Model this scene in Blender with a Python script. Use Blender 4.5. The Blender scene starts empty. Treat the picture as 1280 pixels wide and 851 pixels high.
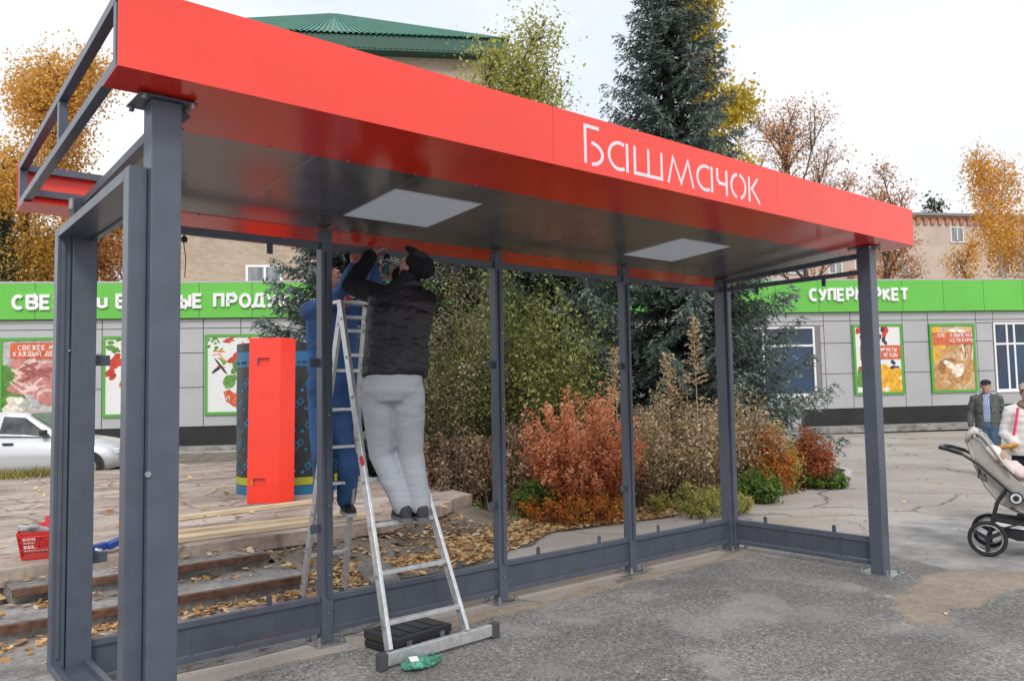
import bpy, bmesh, math, random
import numpy as np
from mathutils import Vector, Matrix, noise, Euler

random.seed(7)
RNG = np.random.default_rng(11)
R = math.radians
SC = bpy.context.scene
COL = SC.collection

# ------------------------------------------------------------------ camera
CAM = Vector((-7.0253, -5.0196, 1.6281))
YAW, PIT, ROL, FPX = R(39.7861), R(3.6776), R(-0.9986), 1011.35
DV = Vector((math.sin(YAW)*math.cos(PIT), math.cos(YAW)*math.cos(PIT), math.sin(PIT)))
RV = Vector((math.cos(YAW), -math.sin(YAW), 0))
UV = RV.cross(DV)
R2 = RV*math.cos(ROL) + UV*math.sin(ROL)
U2 = -RV*math.sin(ROL) + UV*math.cos(ROL)
cd = bpy.data.cameras.new('camera'); cam = bpy.data.objects.new('camera', cd); COL.objects.link(cam)
cd.sensor_width = 36; cd.lens = 36*FPX/1280; cd.clip_end = 900; cd.clip_start = 0.05
m = Matrix((R2, U2, -DV)).transposed().to_4x4(); m.translation = CAM
cam.matrix_world = m
SC.camera = cam

def at(px, depth, z=0.0):
    """ground point seen at column px at the given depth"""
    v = DV + R2*((px-640)/FPX)
    p = CAM + v*depth
    return Vector((p.x, p.y, z))

# ------------------------------------------------------------------ materials
MATS = {}
def mat(name, col, rough=0.6, metal=0.0, nscale=0, namt=0.25, bump=0, bscale=60, coat=0, col2=None, spec=0.5, stretch=None, dist=0.0):
    if name in MATS: return MATS[name]
    M = bpy.data.materials.new(name); M.use_nodes = True
    nt = M.node_tree; N = nt.nodes; L = nt.links
    b = N['Principled BSDF']
    b.inputs['Base Color'].default_value = (*col, 1)
    b.inputs['Roughness'].default_value = rough
    b.inputs['Metallic'].default_value = metal
    b.inputs['Specular IOR Level'].default_value = spec
    if coat:
        b.inputs['Coat Weight'].default_value = coat; b.inputs['Coat Roughness'].default_value = 0.12
    tc = N.new('ShaderNodeTexCoord')
    src = tc.outputs['Object']
    if stretch:
        mp = N.new('ShaderNodeMapping'); mp.inputs['Scale'].default_value = stretch
        L.new(src, mp.inputs[0]); src = mp.outputs[0]
    if nscale:
        n = N.new('ShaderNodeTexNoise'); n.inputs['Scale'].default_value = nscale; n.inputs['Detail'].default_value = 5
        n.inputs['Distortion'].default_value = dist
        L.new(src, n.inputs['Vector'])
        r = N.new('ShaderNodeValToRGB'); L.new(n.outputs['Fac'], r.inputs[0])
        c2 = col2 if col2 else tuple(max(0, c*(1-namt)) for c in col)
        c1 = col if col2 else tuple(min(1, c*(1+namt*0.6)) for c in col)
        r.color_ramp.elements[0].position = 0.32; r.color_ramp.elements[1].position = 0.68
        r.color_ramp.elements[0].color = (*c2, 1); r.color_ramp.elements[1].color = (*c1, 1)
        L.new(r.outputs[0], b.inputs['Base Color'])
        mr = N.new('ShaderNodeMapRange'); L.new(n.outputs['Fac'], mr.inputs[0])
        mr.inputs[3].default_value = max(0.02, rough-0.1); mr.inputs[4].default_value = min(1, rough+0.12)
        L.new(mr.outputs[0], b.inputs['Roughness'])
    if bump:
        n2 = N.new('ShaderNodeTexNoise'); n2.inputs['Scale'].default_value = bscale; n2.inputs['Detail'].default_value = 4
        L.new(src, n2.inputs['Vector'])
        bp = N.new('ShaderNodeBump'); bp.inputs['Strength'].default_value = bump; bp.inputs['Distance'].default_value = 0.02
        L.new(n2.outputs['Fac'], bp.inputs['Height']); L.new(bp.outputs[0], b.inputs['Normal'])
    MATS[name] = M
    return M

def leafmat(name, cols, rough=0.7, trans=0.35):
    """ramp over the per-leaf 'shade' attribute"""
    M = bpy.data.materials.new(name); M.use_nodes = True
    nt = M.node_tree; N = nt.nodes; L = nt.links
    b = N['Principled BSDF']; b.inputs['Roughness'].default_value = rough; b.inputs['Specular IOR Level'].default_value = 0.25
    a = N.new('ShaderNodeAttribute'); a.attribute_name = 'shade'
    r = N.new('ShaderNodeValToRGB'); L.new(a.outputs['Fac'], r.inputs[0])
    el = r.color_ramp.elements
    while len(el) < len(cols): el.new(0.5)
    for i, c in enumerate(cols):
        el[i].position = i/(len(cols)-1); el[i].color = (*c, 1)
    L.new(r.outputs[0], b.inputs['Base Color'])
    t = N.new('ShaderNodeBsdfTranslucent'); L.new(r.outputs[0], t.inputs[0])
    mx = N.new('ShaderNodeMixShader'); mx.inputs[0].default_value = trans
    L.new(b.outputs[0], mx.inputs[1]); L.new(t.outputs[0], mx.inputs[2])
    L.new(mx.outputs[0], N['Material Output'].inputs[0])
    MATS[name] = M
    return M

# ------------------------------------------------------------------ mesh builder
class MB:
    def __init__(s): s.v = []; s.f = []; s.m = []; s.sm = []; s.c = 0; s.k = []
    def piece(s): s.k.append((len(s.v), len(s.f))); return s
    def build_each(s, name, mats, parent=None, local=False, bevel=0, n=0):
        """one object per piece: marked by piece(), else every n faces"""
        k = list(s.k) if s.k else [(i//6*8, i) for i in range(0, len(s.f), 6)]
        k.append((len(s.v), len(s.f))); out = []
        for (v0, f0), (v1, f1) in zip(k, k[1:]):
            b = MB(); b.v = s.v[v0:v1]; b.f = [[i-v0 for i in f] for f in s.f[f0:f1]]; b.m = s.m[f0:f1]; b.sm = s.sm[f0:f1]
            out.append(b.build(name, mats, parent, local, bevel))
        return out
    def add(s, vs, fs, smooth=False):
        o = len(s.v); s.v += [Vector(v) for v in vs]
        for f in fs: s.f.append([i+o for i in f]); s.m.append(s.c); s.sm.append(smooth)
        return s
    def mi(s, i): s.c = i; return s
    def box(s, x0, x1, y0, y1, z0, z1):
        return s.add([(x0,y0,z0),(x1,y0,z0),(x1,y1,z0),(x0,y1,z0),(x0,y0,z1),(x1,y0,z1),(x1,y1,z1),(x0,y1,z1)],
              [(0,3,2,1),(4,5,6,7),(0,1,5,4),(1,2,6,5),(2,3,7,6),(3,0,4,7)])
    def hexa(s, p):
        return s.add(p, [(0,3,2,1),(4,5,6,7),(0,1,5,4),(1,2,6,5),(2,3,7,6),(3,0,4,7)])
    def bar(s, a, b, w, h, up=(0,0,1)):
        """rectangular bar from a to b: w across, h along up"""
        a, b = Vector(a), Vector(b); d = (b-a).normalized(); up = Vector(up)
        x = d.cross(up)
        if x.length < 1e-4: x = d.cross(Vector((1,0,0)))
        x.normalize(); u = x.cross(d)
        x = x*w/2; u = u*h/2
        return s.hexa([a-x-u, a+x-u, b+x-u, b-x-u, a-x+u, a+x+u, b+x+u, b-x+u])
    def tube(s, pts, rad, n=8, caps=True, smooth=True):
        pts = [Vector(p) for p in pts]; k = len(pts)
        if not hasattr(rad, '__len__'): rad = [rad]*k
        rings = []; prev = None
        for i, p in enumerate(pts):
            d = (pts[min(i+1, k-1)]-pts[max(i-1, 0)]).normalized()
            if prev is None:
                x = d.cross(Vector((0,0,1)))
                if x.length < 1e-3: x = d.cross(Vector((1,0,0)))
            else: x = prev - d*prev.dot(d)
            x.normalize(); prev = x; y = d.cross(x)
            rings.append([p + (x*math.cos(2*math.pi*j/n)+y*math.sin(2*math.pi*j/n))*rad[i] for j in range(n)])
        vs = [q for r in rings for q in r]; fs = []
        for i in range(k-1):
            for j in range(n):
                fs.append((i*n+j, i*n+(j+1) % n, (i+1)*n+(j+1) % n, (i+1)*n+j))
        s.add(vs, fs, smooth)
        if caps:
            s.add(rings[0], [tuple(range(n))[::-1]]); s.add(rings[-1], [tuple(range(n))])
        return s
    def prism(s, poly, z0, z1, axis='z', off=(0,0,0)):
        """extrude a 2-D polygon"""
        n = len(poly); T = {'z': lambda a,b,c: (a,b,c), 'y': lambda a,b,c: (a,c,b), 'x': lambda a,b,c: (c,a,b)}[axis]
        vs = [Vector(T(p[0],p[1],z0))+Vector(off) for p in poly]+[Vector(T(p[0],p[1],z1))+Vector(off) for p in poly]
        fs = [tuple(range(n))[::-1], tuple(range(n, 2*n))]+[(i, (i+1) % n, n+(i+1) % n, n+i) for i in range(n)]
        return s.add(vs, fs)
    def ell(s, c, r, rot=None, n=14, k=9):
        """ellipsoid"""
        c = Vector(c); vs = [Vector((0,0,-1))]; fs = []
        for i in range(1, k):
            t = -math.pi/2+math.pi*i/k
            for j in range(n): vs.append(Vector((math.cos(t)*math.cos(2*math.pi*j/n), math.cos(t)*math.sin(2*math.pi*j/n), math.sin(t))))
        vs.append(Vector((0,0,1)))
        for j in range(n): fs.append((0, 1+(j+1) % n, 1+j))
        for i in range(k-2):
            for j in range(n): fs.append((1+i*n+j, 1+i*n+(j+1) % n, 1+(i+1)*n+(j+1) % n, 1+(i+1)*n+j))
        e = len(vs)-1
        for j in range(n): fs.append((e, 1+(k-2)*n+j, 1+(k-2)*n+(j+1) % n))
        out = []
        for v in vs:
            w = Vector((v.x*r[0], v.y*r[1], v.z*r[2]))
            if rot is not None: w = rot @ w
            out.append(c+w)
        return s.add(out, fs, True)
    def cap(s, pts, rad, n=12):
        """round-ended limb through pts with radii"""
        pts = [Vector(p) for p in pts]; rad = list(rad)
        P = []; Q = []
        d0 = (pts[0]-pts[1]).normalized(); d1 = (pts[-1]-pts[-2]).normalized()
        for a in (88, 60, 30): P.append(pts[0]+d0*rad[0]*math.sin(R(a))); Q.append(rad[0]*math.cos(R(a)))
        P += pts; Q += rad
        for a in (30, 60, 88): P.append(pts[-1]+d1*rad[-1]*math.sin(R(a))); Q.append(rad[-1]*math.cos(R(a)))
        return s.tube(P, Q, n)
    def loft(s, secs, n=20):
        """secs: (centre, side vec, fwd vec, half-width, half-depth)"""
        rings = []
        for c, sd, fw, a, b in secs:
            c = Vector(c)
            rings.append([c+sd*a*math.copysign(abs(math.cos(2*math.pi*j/n))**0.85, math.cos(2*math.pi*j/n))+fw*b*math.copysign(abs(math.sin(2*math.pi*j/n))**0.85, math.sin(2*math.pi*j/n)) for j in range(n)])
        vs = [q for r in rings for q in r]; fs = []
        for i in range(len(rings)-1):
            for j in range(n): fs.append((i*n+j, i*n+(j+1) % n, (i+1)*n+(j+1) % n, (i+1)*n+j))
        s.add(vs, fs, True)
        s.add(rings[0], [tuple(range(n))[::-1]]); s.add(rings[-1], [tuple(range(n))])
        return s
    def cyl(s, c, r, z0, z1, n=24):
        return s.tube([(c[0],c[1],z0),(c[0],c[1],z1)], r, n)
    def build(s, name, mats, parent=None, local=False, bevel=0, recalc=True):
        me = bpy.data.meshes.new(name)
        vs = s.v
        if parent is not None and not local:
            inv = mw(parent).inverted(); vs = [inv @ v for v in vs]
        me.from_pydata([tuple(v) for v in vs], [], s.f)
        me.polygons.foreach_set('material_index', s.m); me.polygons.foreach_set('use_smooth', s.sm)
        if recalc:
            bm = bmesh.new(); bm.from_mesh(me); bmesh.ops.recalc_face_normals(bm, faces=bm.faces); bm.to_mesh(me); bm.free()
        if not isinstance(mats, (list, tuple)): mats = [mats]
        for x in mats: me.materials.append(x)
        o = bpy.data.objects.new(name, me); COL.objects.link(o)
        if parent is not None: o.parent = parent
        if bevel:
            b = o.modifiers.new('bevel', 'BEVEL'); b.width = bevel; b.segments = 2; b.limit_method = 'ANGLE'; b.angle_limit = R(40)
        return o

def mw(o):
    m = Matrix.LocRotScale(o.location, o.rotation_euler, o.scale)
    return mw(o.parent) @ m if o.parent else m

def npmesh(name, V, k, mats, parent=None, shade=None, local=False, midx=None):
    """V: (N*k,3) vertices, one k-gon per row group"""
    V = np.asarray(V, dtype=np.float64).reshape(-1, 3)
    if parent is not None and not local:
        M = np.array(mw(parent).inverted()); V = V @ M[:3,:3].T + M[:3,3]
    n = len(V)//k
    me = bpy.data.meshes.new(name)
    me.vertices.add(n*k); me.vertices.foreach_set('co', V.astype(np.float32).ravel())
    me.loops.add(n*k); me.loops.foreach_set('vertex_index', np.arange(n*k, dtype=np.int32))
    me.polygons.add(n); me.polygons.foreach_set('loop_start', np.arange(0, n*k, k, dtype=np.int32))
    try: me.polygons.foreach_set('loop_total', np.full(n, k, dtype=np.int32))
    except Exception: pass
    if shade is not None:
        a = me.attributes.new('shade', 'FLOAT', 'POINT'); a.data.foreach_set('value', np.repeat(np.asarray(shade, dtype=np.float32), k))
    if midx is not None: me.polygons.foreach_set('material_index', np.asarray(midx, dtype=np.int32))
    me.update(calc_edges=True)
    if not isinstance(mats, (list, tuple)): mats = [mats]
    for x in mats: me.materials.append(x)
    o = bpy.data.objects.new(name, me); COL.objects.link(o)
    if parent is not None: o.parent = parent
    return o

def unit(a): return a/np.maximum(np.linalg.norm(a, axis=-1, keepdims=True), 1e-9)

def leafquads(P, size, aspect=0.6, jitter=0.5, flat=0.0, rng=RNG, down=0.0):
    """a small bent diamond leaf at every point"""
    n = len(P); s = size*(1+jitter*rng.standard_normal(n)).clip(0.4, 1.8)
    d = unit(rng.standard_normal((n, 3))*np.array([1, 1, 1-flat])+np.array([0, 0, -down]))
    e = unit(np.cross(d, unit(rng.standard_normal((n, 3))*np.array([1-flat, 1-flat, 1])+np.array([0, 0, flat*3]))))
    s = s[:, None]
    a = P-d*s*0.5; c = P+d*s*0.5; b = P+e*s*0.5*aspect; f = P-e*s*0.5*aspect
    return np.stack([a, b, c, f], 1).reshape(-1, 3)

def tag(o, label=None, cat=None, group=None, kind=None):
    if label: o['label'] = label
    if cat: o['category'] = cat
    if group: o['group'] = group
    if kind: o['kind'] = kind
    return o
def thing(name, loc, label, cat, group=None, rot=(0,0,0)):
    o = bpy.data.objects.new(name, None); COL.objects.link(o); o.location = loc; o.rotation_euler = rot
    o.empty_display_size = 0.2
    return tag(o, label, cat, group)
def structure(o): o['kind'] = 'structure'; return o

# stroke lettering ---------------------------------------------------
def ribbon(mb, pts, w, T, d0, d1, closed=False):
    """mitred flat ribbon extruded between depths d0..d1; T maps (x, z, depth) to a point"""
    P = [Vector((p[0], p[1])) for p in pts]; n = len(P); Lf = []; Rt = []
    for i in range(n):
        a = P[i-1] if (i > 0 or closed) else None
        b = P[(i+1) % n] if (i < n-1 or closed) else None
        if a is not None and b is not None:
            d1_ = (P[i]-a).normalized(); d2_ = (b-P[i]).normalized(); t = (d1_+d2_)
            t = t.normalized() if t.length > 1e-6 else d1_
            nr = Vector((-t.y, t.x)); c = max(0.45, nr.dot(Vector((-d1_.y, d1_.x))))
        else:
            t = ((b-P[i]) if b is not None else (P[i]-a)).normalized(); nr = Vector((-t.y, t.x)); c = 1
        Lf.append(P[i]+nr*w/2/c); Rt.append(P[i]-nr*w/2/c)
    k = n if closed else n-1
    for i in range(k):
        j = (i+1) % n
        q = [Lf[i], Rt[i], Rt[j], Lf[j]]
        vs = [T(p.x, p.y, d0) for p in q]+[T(p.x, p.y, d1) for p in q]
        fs = [(4,5,6,7), (0,3,7,4), (1,2,6,5)]
        if not closed and i == 0: fs.append((0,1,5,4))
        if not closed and i == k-1: fs.append((3,2,6,7))
        mb.add(vs, fs)

def arc(cx, cy, rx, ry, a0, a1, n=10):
    return [(cx+rx*math.cos(R(a0+(a1-a0)*i/n)), cy+ry*math.sin(R(a0+(a1-a0)*i/n))) for i in range(n+1)]

# block capitals in a 1-high, 0.8-wide cell
GL = {
 'А': [[(0.02,0),(0.4,1),(0.78,0)], [(0.17,0.3),(0.63,0.3)]],
 'В': [[(0.05,0),(0.05,1),(0.5,1)]+arc(0.5,0.76,0.22,0.24,90,-90,6)+[(0.1,0.52)], [(0.5,0.52)]+arc(0.5,0.26,0.26,0.26,90,-90,6)+[(0.05,0)]],
 'Г': [[(0.08,0),(0.08,1),(0.65,1)]],
 'Д': [[(0,-0.12),(0,0.05),(0.8,0.05),(0.8,-0.12)], [(0.14,0.05),(0.3,1),(0.66,1),(0.66,0.05)]],
 'Е': [[(0.65,1),(0.05,1),(0.05,0),(0.65,0)], [(0.05,0.5),(0.58,0.5)]],
 'Ж': [[(0.4,0),(0.4,1)], [(0,1),(0.4,0.5),(0,0)], [(0.8,1),(0.4,0.5),(0.8,0)]],
 'З': [[(0.08,1),(0.4,1)]+arc(0.42,0.76,0.22,0.24,90,-90,6)+[(0.25,0.52)], [(0.42,0.52)]+arc(0.42,0.26,0.26,0.26,90,-90,6)+[(0.05,0)]],
 'И': [[(0.05,1),(0.05,0),(0.68,1),(0.68,0)]],
 'Й': [[(0.05,1),(0.05,0),(0.68,1),(0.68,0)], [(0.2,1.2),(0.36,1.13),(0.52,1.2)]],
 'и': [[(0.08,0.8),(0.08,0.2)]+arc(0.3,0.2,0.22,0.2,180,360,6), [(0.52,0.0),(0.52,0.8)]],
 'К': [[(0.08,0),(0.08,1)], [(0.65,1),(0.18,0.5),(0.68,0)]],
 'Л': [[(0,0),(0.2,0.1),(0.28,1),(0.7,1),(0.7,0)]],
 'М': [[(0.02,0),(0.08,1),(0.4,0.3),(0.72,1),(0.78,0)]],
 'Н': [[(0.06,0),(0.06,1)], [(0.68,0),(0.68,1)], [(0.06,0.5),(0.68,0.5)]],
 'О': [arc(0.37,0.5,0.34,0.5,0,350,18)+['c']],
 'П': [[(0.06,0),(0.06,1),(0.66,1),(0.66,0)]],
 'Р': [[(0.06,0),(0.06,1),(0.42,1)]+arc(0.42,0.72,0.24,0.28,90,-90,6)+[(0.06,0.44)]],
 'С': [arc(0.4,0.5,0.36,0.5,50,310,14)],
 'Т': [[(0.36,0),(0.36,1)], [(0,1),(0.72,1)]],
 'У': [[(0.03,1),(0.36,0.42)], [(0.7,1),(0.34,0.12),(0.12,0)]],
 'Ф': [[(0.4,0),(0.4,1)], arc(0.4,0.56,0.36,0.28,0,350,14)+['c']],
 'Ы': [[(0.04,1),(0.04,0),(0.3,0)]+arc(0.3,0.27,0.2,0.27,-90,90,6)+[(0.04,0.54)], [(0.74,0),(0.74,1)]],
 'Ь': [[(0.06,1),(0.06,0),(0.36,0)]+arc(0.36,0.27,0.24,0.27,-90,90,6)+[(0.06,0.54)]],
 'Ч': [[(0.06,1),(0.06,0.62),(0.16,0.45),(0.64,0.45)], [(0.64,0),(0.64,1)]],
 'Я': [[(0.64,0),(0.64,1),(0.3,1)]+arc(0.3,0.72,0.24,0.28,90,270,6)+[(0.64,0.44)], [(0.3,0.44),(0.05,0)]],
 'Х': [[(0,0),(0.7,1)], [(0.7,0),(0.38,0.45)], [(0.3,0.56),(0,1)]],
}
def write(mb, text, x0, z0, h, pitch, wf, T, d0, d1, th=0.2):
    """block lettering; pitch per letter, wf = width factor, th = stroke width as share of h"""
    x = x0
    for ch in text:
        if ch == ' ': x += pitch*0.6; continue
        for si, st in enumerate(GL.get(ch, [])):
            closed = st[-1] == 'c'; pts = [p for p in st if p != 'c']
            ribbon(mb, [(x+p[0]*wf, z0+p[1]*h) for p in pts], th*h, T, d0, d1+si*0.0015, closed)
        x += pitch
    return x
# ------------------------------------------------------------------ world and sun
W = bpy.data.worlds.new("World"); SC.world = W; W.use_nodes = True
nt = W.node_tree; N = nt.nodes; L = nt.links
for n in list(N): N.remove(n)
SUN_EL, SUN_AZ = R(42), R(215)      # azimuth clockwise from +Y: behind and to the left of the camera
sky = N.new('ShaderNodeTexSky'); sky.sky_type = 'NISHITA'; sky.sun_disc = False
sky.sun_elevation = SUN_EL; sky.sun_rotation = SUN_AZ; sky.dust_density = 3; sky.air_density = 1.2
tc = N.new('ShaderNodeTexCoord')
mp = N.new('ShaderNodeMapping'); mp.inputs['Scale'].default_value = (1, 1, 3.0); L.new(tc.outputs['Generated'], mp.inputs[0])
cn = N.new('ShaderNodeTexNoise'); cn.inputs['Scale'].default_value = 2.2; cn.inputs['Detail'].default_value = 6; L.new(mp.outputs[0], cn.inputs['Vector'])
cr = N.new('ShaderNodeValToRGB'); L.new(cn.outputs['Fac'], cr.inputs[0])
cr.color_ramp.elements[0].position = 0.35; cr.color_ramp.elements[0].color = (0.72, 0.77, 0.86, 1)
cr.color_ramp.elements[1].position = 0.62; cr.color_ramp.elements[1].color = (1.0, 1.0, 1.0, 1)
bg1 = N.new('ShaderNodeBackground'); L.new(sky.outputs[0], bg1.inputs[0]); bg1.inputs[1].default_value = 0.12
bg2 = N.new('ShaderNodeBackground'); L.new(cr.outputs[0], bg2.inputs[0]); bg2.inputs[1].default_value = 1.32
mx = N.new('ShaderNodeMixShader'); mx.inputs[0].default_value = 0.88
L.new(bg1.outputs[0], mx.inputs[1]); L.new(bg2.outputs[0], mx.inputs[2])
wo = N.new('ShaderNodeOutputWorld'); L.new(mx.outputs[0], wo.inputs[0])
sl = bpy.data.lights.new('sun', 'SUN'); sl.energy = 1.7; sl.angle = R(14); sl.color = (1, 0.96, 0.9)
so = bpy.data.objects.new('sun', sl); COL.objects.link(so)
sd = Vector((math.sin(SUN_AZ)*math.cos(SUN_EL), math.cos(SUN_AZ)*math.cos(SUN_EL), math.sin(SUN_EL)))
so.rotation_euler = (-sd).to_track_quat('-Z', 'Y').to_euler()
SC.view_settings.view_transform = 'Standard'; SC.view_settings.look = 'None'; SC.view_settings.exposure = 0
SC.cycles.max_bounces = 6; SC.cycles.transparent_max_bounces = 6
try: SC.cycles.use_denoising = True
except Exception: pass

# ------------------------------------------------------------------ shared materials
GREY = mat('shelter paint', (0.082, 0.098, 0.132), 0.38, 0.0, 9, 0.12, bump=0.03, bscale=400, coat=0.15)
GREYD = mat('kick panel paint', (0.072, 0.084, 0.112), 0.45, 0.0, 6, 0.15)
RED = mat('red painted sheet', (0.92, 0.058, 0.034), 0.38, 0.0, 1.6, 0.08, bump=0.10, bscale=1.3, coat=0.2)
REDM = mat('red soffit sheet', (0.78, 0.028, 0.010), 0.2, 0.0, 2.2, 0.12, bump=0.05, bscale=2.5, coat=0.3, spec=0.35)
CEIL = mat('grey ceiling sheet', (0.16, 0.165, 0.172), 0.28, 0.35, 2.2, 0.3, bump=0.06, bscale=2.2, coat=0.35)
GALV = mat('galvanised steel', (0.42, 0.44, 0.46), 0.35, 0.8, 30, 0.3)
ALU = mat('aluminium', (0.62, 0.63, 0.64), 0.38, 0.6, 25, 0.18)
LAMP = mat('lamp diffuser', (0.62, 0.64, 0.68), 0.5, 0, 20, 0.06)
BLACKP = mat('black plastic', (0.02, 0.021, 0.024), 0.5)
RUBBER = mat('grey rubber', (0.06, 0.063, 0.07), 0.7)
WHITE = mat('white paint', (0.8, 0.8, 0.8), 0.45)

# ------------------------------------------------------------------ ground
def ground_mat(name, build):
    M = bpy.data.materials.new(name); M.use_nodes = True
    nt = M.node_tree; N = nt.nodes; L = nt.links; b = N['Principled BSDF']; b.inputs['Roughness'].default_value = 0.9
    b.inputs['Specular IOR Level'].default_value = 0.25
    g = N.new('ShaderNodeNewGeometry')
    class K: pass
    k = K(); k.N = N; k.L = L; k.b = b; k.pos = g.outputs['Position']
    def nz(scale, detail=5, vec=None, dist=0):
        n = N.new('ShaderNodeTexNoise'); n.inputs['Scale'].default_value = scale; n.inputs['Detail'].default_value = detail; n.inputs['Distortion'].default_value = dist
        L.new(vec or k.pos, n.inputs['Vector']); return n.outputs['Fac']
    def ramp(f, stops):
        r = N.new('ShaderNodeValToRGB'); L.new(f, r.inputs[0]); e = r.color_ramp.elements
        while len(e) < len(stops): e.new(0.5)
        for i, (p, c) in enumerate(stops): e[i].position = p; e[i].color = (*(c if hasattr(c, '__len__') else (c,)*3), 1)
        return r.outputs[0]
    def mix(f, a, c, mode='MIX'):
        m = N.new('ShaderNodeMix'); m.data_type = 'RGBA'; m.blend_type = mode; m.clamp_factor = True
        if isinstance(f, (int, float)): m.inputs[0].default_value = f
        else: L.new(f, m.inputs[0])
        for i, x in ((6, a), (7, c)):
            if isinstance(x, tuple): m.inputs[i].default_value = (*x, 1)
            else: L.new(x, m.inputs[i])
        return m.outputs[2]
    def math_(op, a, c=None):
        m = N.new('ShaderNodeMath'); m.operation = op
        for i, x in enumerate((a, c)):
            if x is None: continue
            if isinstance(x, (int, float)): m.inputs[i].default_value = x
            else: L.new(x, m.inputs[i])
        return m.outputs[0]
    def mapv(scale=(1,1,1), loc=(0,0,0), rot=(0,0,0)):
        m = N.new('ShaderNodeMapping'); m.inputs['Scale'].default_value = scale; m.inputs['Location'].default_value = loc; m.inputs['Rotation'].default_value = rot
        L.new(k.pos, m.inputs[0]); return m.outputs[0]
    def spot(x, y, rx, ry, rot=0):
        """1 inside an oval patch on the ground, 0 outside, edge broken by noise"""
        c, s_ = math.cos(rot), math.sin(rot)
        sp = N.new('ShaderNodeSeparateXYZ'); L.new(k.pos, sp.inputs[0])
        dx = math_('SUBTRACT', sp.outputs[0], x); dy = math_('SUBTRACT', sp.outputs[1], y)
        a = math_('DIVIDE', math_('ADD', math_('MULTIPLY', dx, c), math_('MULTIPLY', dy, s_)), rx)
        q = math_('DIVIDE', math_('SUBTRACT', math_('MULTIPLY', dy, c), math_('MULTIPLY', dx, s_)), ry)
        d = math_('ADD', math_('MULTIPLY', a, a), math_('MULTIPLY', q, q))
        d = math_('ADD', d, math_('MULTIPLY', math_('SUBTRACT', nz(2.6, 6), 0.5), 2.6))
        m = N.new('ShaderNodeMapRange'); L.new(d, m.inputs[0]); m.inputs[1].default_value = 0.75; m.inputs[2].default_value = 1.15
        m.inputs[3].default_value = 1; m.inputs[4].default_value = 0; return m.outputs[0]
    k.nz, k.ramp, k.mix, k.math, k.mapv, k.spot = nz, ramp, mix, math_, mapv, spot
    def vor(scale, feature='DISTANCE_TO_EDGE', vec=None):
        v = N.new('ShaderNodeTexVoronoi'); v.feature = feature; v.inputs['Scale'].default_value = scale
        L.new(vec or k.pos, v.inputs['Vector']); return v
    k.vor = vor
    def bump(h, s=0.5, dist=0.01):
        bp = N.new('ShaderNodeBump'); bp.inputs['Strength'].default_value = s; bp.inputs['Distance'].default_value = dist
        L.new(h, bp.inputs['Height']); L.new(bp.outputs[0], b.inputs['Normal'])
    k.bump = bump
    col = build(k); L.new(col, b.inputs['Base Color'])
    return M

def warp(k, scale=0.8, amt=0.5):
    n = k.N.new('ShaderNodeTexNoise'); n.inputs['Scale'].default_value = scale; n.inputs['Detail'].default_value = 5; k.L.new(k.pos, n.inputs['Vector'])
    s = k.N.new('ShaderNodeVectorMath'); s.operation = 'MULTIPLY_ADD'; k.L.new(n.outputs['Color'], s.inputs[0]); s.inputs[1].default_value = (amt,)*3; k.L.new(k.pos, s.inputs[2])
    return s.outputs[0]

def g_paving(k):
    base = k.ramp(k.nz(0.5, 7), [(0.3, (0.34,0.295,0.265)), (0.55, (0.43,0.39,0.355)), (0.75, (0.49,0.455,0.42))])
    c = k.mix(0.45, base, k.ramp(k.nz(38, 4), [(0.3, 0.55), (0.7, 1.0)]), 'MULTIPLY')
    v = k.vor(0.42, vec=warp(k, 1.1, 0.7)); cr = k.ramp(v.outputs['Distance'], [(0.0, 0.0), (0.014, 1.0)])
    c = k.mix(k.math('MULTIPLY', k.math('SUBTRACT', 1.0, cr), 0.75), c, (0.07, 0.062, 0.055))
    v2 = k.vor(1.3, vec=warp(k, 1.6, 0.6)); cr2 = k.ramp(v2.outputs['Distance'], [(0.0, 0.0), (0.02, 1.0)])
    f = k.math('MULTIPLY', k.math('SUBTRACT', 1.0, cr2), k.ramp(k.nz(0.6, 3), [(0.5, 0.0), (0.62, 0.6)]))
    c = k.mix(f, c, (0.09, 0.08, 0.07))
    # grey wet cement skim by the shelter's right end
    f = k.spot(2.2, -1.7, 2.6, 1.1, 0.15)
    c = k.mix(k.math('MULTIPLY', f, 0.8), c, k.ramp(k.nz(3.5, 6), [(0.35, (0.2,0.2,0.2)), (0.6, (0.33,0.33,0.33)), (0.75, (0.42,0.42,0.41))]))
    f = k.spot(-1.5, 0.5, 4.5, 0.5, 0.0)
    c = k.mix(k.math('MULTIPLY', f, 0.7), c, (0.36, 0.3, 0.24))
    k.bump(k.nz(60, 4), 0.4)
    return c
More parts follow.
